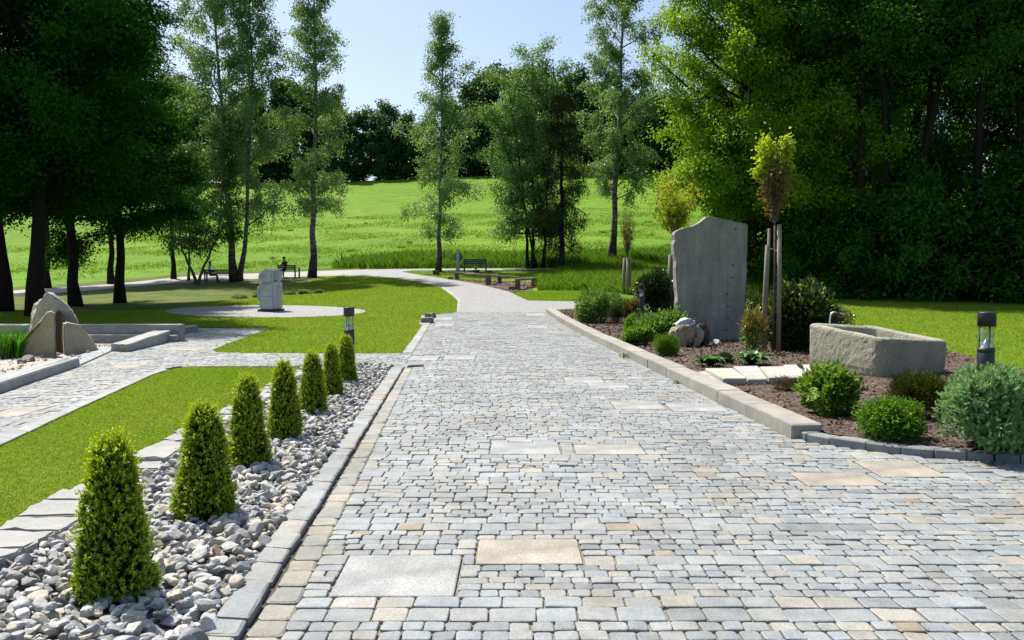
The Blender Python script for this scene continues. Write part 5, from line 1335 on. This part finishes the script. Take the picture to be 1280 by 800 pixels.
for px in range(290, 1000, 24):
    top = np.interp(px, [300, 340, 400, 450, 470, 500, 512, 535, 570, 600, 640, 700, 780, 1000], [110, 115, 165, 195, 150, 140, 175, 165, 140, 110, 110, 110, 120, 150])
    far_tree(px + rg_.uniform(-8, 8), rg_.uniform(212, 225), (218 - top) * rg_.uniform(.8, 1.0), rg_.random() < .5)
for px in range(-60, 300, 30): far_tree(px + rg_.uniform(-8, 8), rg_.uniform(200, 206), 120, rg_.random() < .5)

# ------------------------------------------------------------------ staked young trees
def staked(px, yb, off, ytrunk, ytop, wpx, seed, stakes, n, cols, label, spread=.5, tips=None, bare=.4):
    p = G(px, yb, off); s = p[1] / F; Hc = at_y(px, ytrunk, p[1])[2] - p[2]; Ht = at_y(px, ytop, p[1])[2] - p[2]; rng = np.random.default_rng(seed)
    root = empty('young_maple', p, 0, label, 'young tree', 'staked young trees'); w = MB(); r = max(.022, 1.6 * s); cr = wpx * s / 2
    tube_pts(w, [(0, 0, -.1), (.01, 0, Hc * .5), (0, 0, Hc)], [r, r * .9, r * .85], 8)
    mb = MB(); P = []; Tn = []
    for k in range(34):
        a = k * 2.4; h = Hc - .02 + rng.uniform(0, .12); top = rng.uniform(.45, 1.0); rr = cr * rng.uniform(.3, 1.0) * (1.25 - .55 * top if spread < .6 else 1)
        mid = np.array([rr * .65 * math.cos(a), rr * .65 * math.sin(a), h + (Ht - h) * top * .5]); end = np.array([rr * math.cos(a + .2), rr * math.sin(a + .2), h + (Ht - h) * top])
        path = np.array([(0, 0, h), mid * .5 + np.array([0, 0, h * .5]), mid, (mid + end) / 2 + rng.normal(0, .02, 3), end]); tube_pts(w, path, [.012, .010, .008, .006, .003], 4, cap=False)
        for u in np.linspace(.25, 1, 9):
            j = u * 4; j0 = int(min(j, 3)); q = path[j0] + (path[j0 + 1] - path[j0]) * (j - j0)
            for _ in range(2):
                e = q + rng.normal(0, .09, 3) + np.array([0, 0, .05]); tube_pts(w, [q, (q + e) / 2, e], [.004, .003, .002], 3, cap=False); P.append(e); Tn.append((e[2] - Hc) / (Ht - Hc))
    P = np.array(P); Tn = np.array(Tn); k = rng.integers(0, len(P), n); P2 = P[k] + rng.normal(0, .04, (n, 3)); c = shades(rng, n, *cols)
    if tips: m = Tn[k] + rng.normal(0, .08, n) > tips[0]; c[m] = shades(rng, int(m.sum()), *tips[1])
    leaves(mb, P2, rng.normal(0, .8, (n, 3)) + np.array([0, 0, -.2]), rng.normal(0, .6, (n, 3)) + np.array([0, 0, .7]), .065 * rng.uniform(.6, 1.3, n), .045, c)
    if tips:
        for tx, ty, tw, th in tips[2]:
            m = 420; e = at_y(tx, ty, p[1]) - p; q = e + rng.normal(0, .4, (m, 3)) * np.array([tw * s, tw * s, th * s])
            leaves(mb, q, rng.normal(0, .8, (m, 3)) + np.array([0, 0, -.2]), rng.normal(0, .6, (m, 3)) + np.array([0, 0, .7]), .07, .055, shades(rng, m, *tips[1]))
            tube_pts(w, [(e[0] * .5, e[1] * .5, Hc + (e[2] - Hc) * .5), (e[0] * .85, e[1] * .85, Hc + (e[2] - Hc) * .75), e + (0, 0, th * s * .3)], [.008, .006, .003], 4)
    w.build('trunk', M['greybark'], root); mb.build('crown', M['leaf_sun'], root)
    hs = []
    for (sx, sy, yt, rw) in stakes:
        b = at_y(px + sx, yb, p[1]) - p; b[1] += sy; b[2] = 0; H = at_y(px, yt, p[1])[2] - p[2]; m = MB(); tube_pts(m, [b - (0, 0, .1), b + (0, 0, H * .5), b + np.array([-b[0] * .2, -b[1] * .2, H])], rw * s, 8)
        m.build('stake', M['stake'], root); hs.append((b, H))
    b, H = hs[0]; m = MB(); z = H * .96
    for (b2, H2) in hs[:2]:
        tube_pts(m, [(b2[0] * .82, b2[1] * .82, z), (0, 0, z)], .016, 6); z -= .03
    m.build('tie', M['stake'], root)
brown = ((.13, .085, .03), (.20, .15, .035)); lime = ((.28, .40, .018), (.40, .50, .03))
staked(966, 440, BZ, 282, 172, 38, 71, [(-10, .1, 306, 2.1), (4.5, -.12, 281, 2.9), (-3, .3, 285, 1.9)], 1500, brown, 'tallest staked young tree with brown twigs and lime tips by the evergreen', .4, (.72, lime, [(957, 187, 14, 22), (984, 186, 9, 20), (958, 203, 12, 14), (950, 216, 10, 7), (985, 208, 6, 6)]))
staked(841, 388, BZ, 296, 223, 64, 72, [(-4, .1, 318, 2.4), (3.5, .0, 312, 2.4), (0, .35, 318, 2.4)], 9500, ((.26, .34, .02), (.38, .44, .03)), 'rounded yellow-green staked young tree behind the left edge of the slab', .8)
staked(783.5, 368, .0, 321, 254, 28, 73, [(-3.6, .1, 322.5, 1.9), (.6, -.15, 323, 1.9), (3.8, .1, 322.5, 1.9)], 1100, ((.13, .12, .03), (.19, .16, .05)), 'thin bare-twigged staked young tree on the grass left of the slab', .4)

# ------------------------------------------------------------------ light, sky, camera
AZ = math.atan2(-.68, .73); EL = R(58)
sun_dir = Vector((math.sin(AZ) * math.cos(EL), math.cos(AZ) * math.cos(EL), math.sin(EL)))
ld = bpy.data.lights.new('sun', 'SUN'); ld.energy = 4.6; ld.angle = R(.5); ld.color = (1, .95, .86)
lo = bpy.data.objects.new('sun', ld); C.objects.link(lo); lo.rotation_euler = (-sun_dir).to_track_quat('-Z', 'Y').to_euler(); lo.location = (-20, 20, 40)
w = bpy.data.worlds.new('World'); bpy.context.scene.world = w; w.use_nodes = True
nt = w.node_tree; nt.nodes.clear()
sk = nt.nodes.new('ShaderNodeTexSky'); sk.sky_type = 'NISHITA'; sk.sun_disc = False; sk.sun_elevation = EL; sk.sun_rotation = AZ
sk.air_density = 1.0; sk.dust_density = 2.8; sk.ozone_density = 1.0; sk.altitude = 500
bg = nt.nodes.new('ShaderNodeBackground'); bg.inputs[1].default_value = .1
ou = nt.nodes.new('ShaderNodeOutputWorld'); nt.links.new(sk.outputs[0], bg.inputs[0]); nt.links.new(bg.outputs[0], ou.inputs[0])
cd = bpy.data.cameras.new('camera'); cd.sensor_width = 36; cd.lens = 36 * F / 1280; cd.clip_end = 3000; cd.clip_start = .05
co = bpy.data.objects.new('camera', cd); C.objects.link(co); co.location = (0, 0, CAMZ); co.rotation_euler = (math.pi / 2 - PITCH, 0, 0)
sc = bpy.context.scene; sc.camera = co
sc.view_settings.view_transform = 'Standard'; sc.view_settings.look = 'None'; sc.view_settings.exposure = .85; sc.view_settings.gamma = 1
sc.render.engine = 'CYCLES'; sc.cycles.max_bounces = 6; sc.cycles.diffuse_bounces = 3; sc.cycles.glossy_bounces = 2; sc.cycles.transmission_bounces = 4; sc.cycles.transparent_max_bounces = 4
sc.cycles.caustics_reflective = False; sc.cycles.caustics_refractive = False; sc.cycles.sample_clamp_indirect = 4
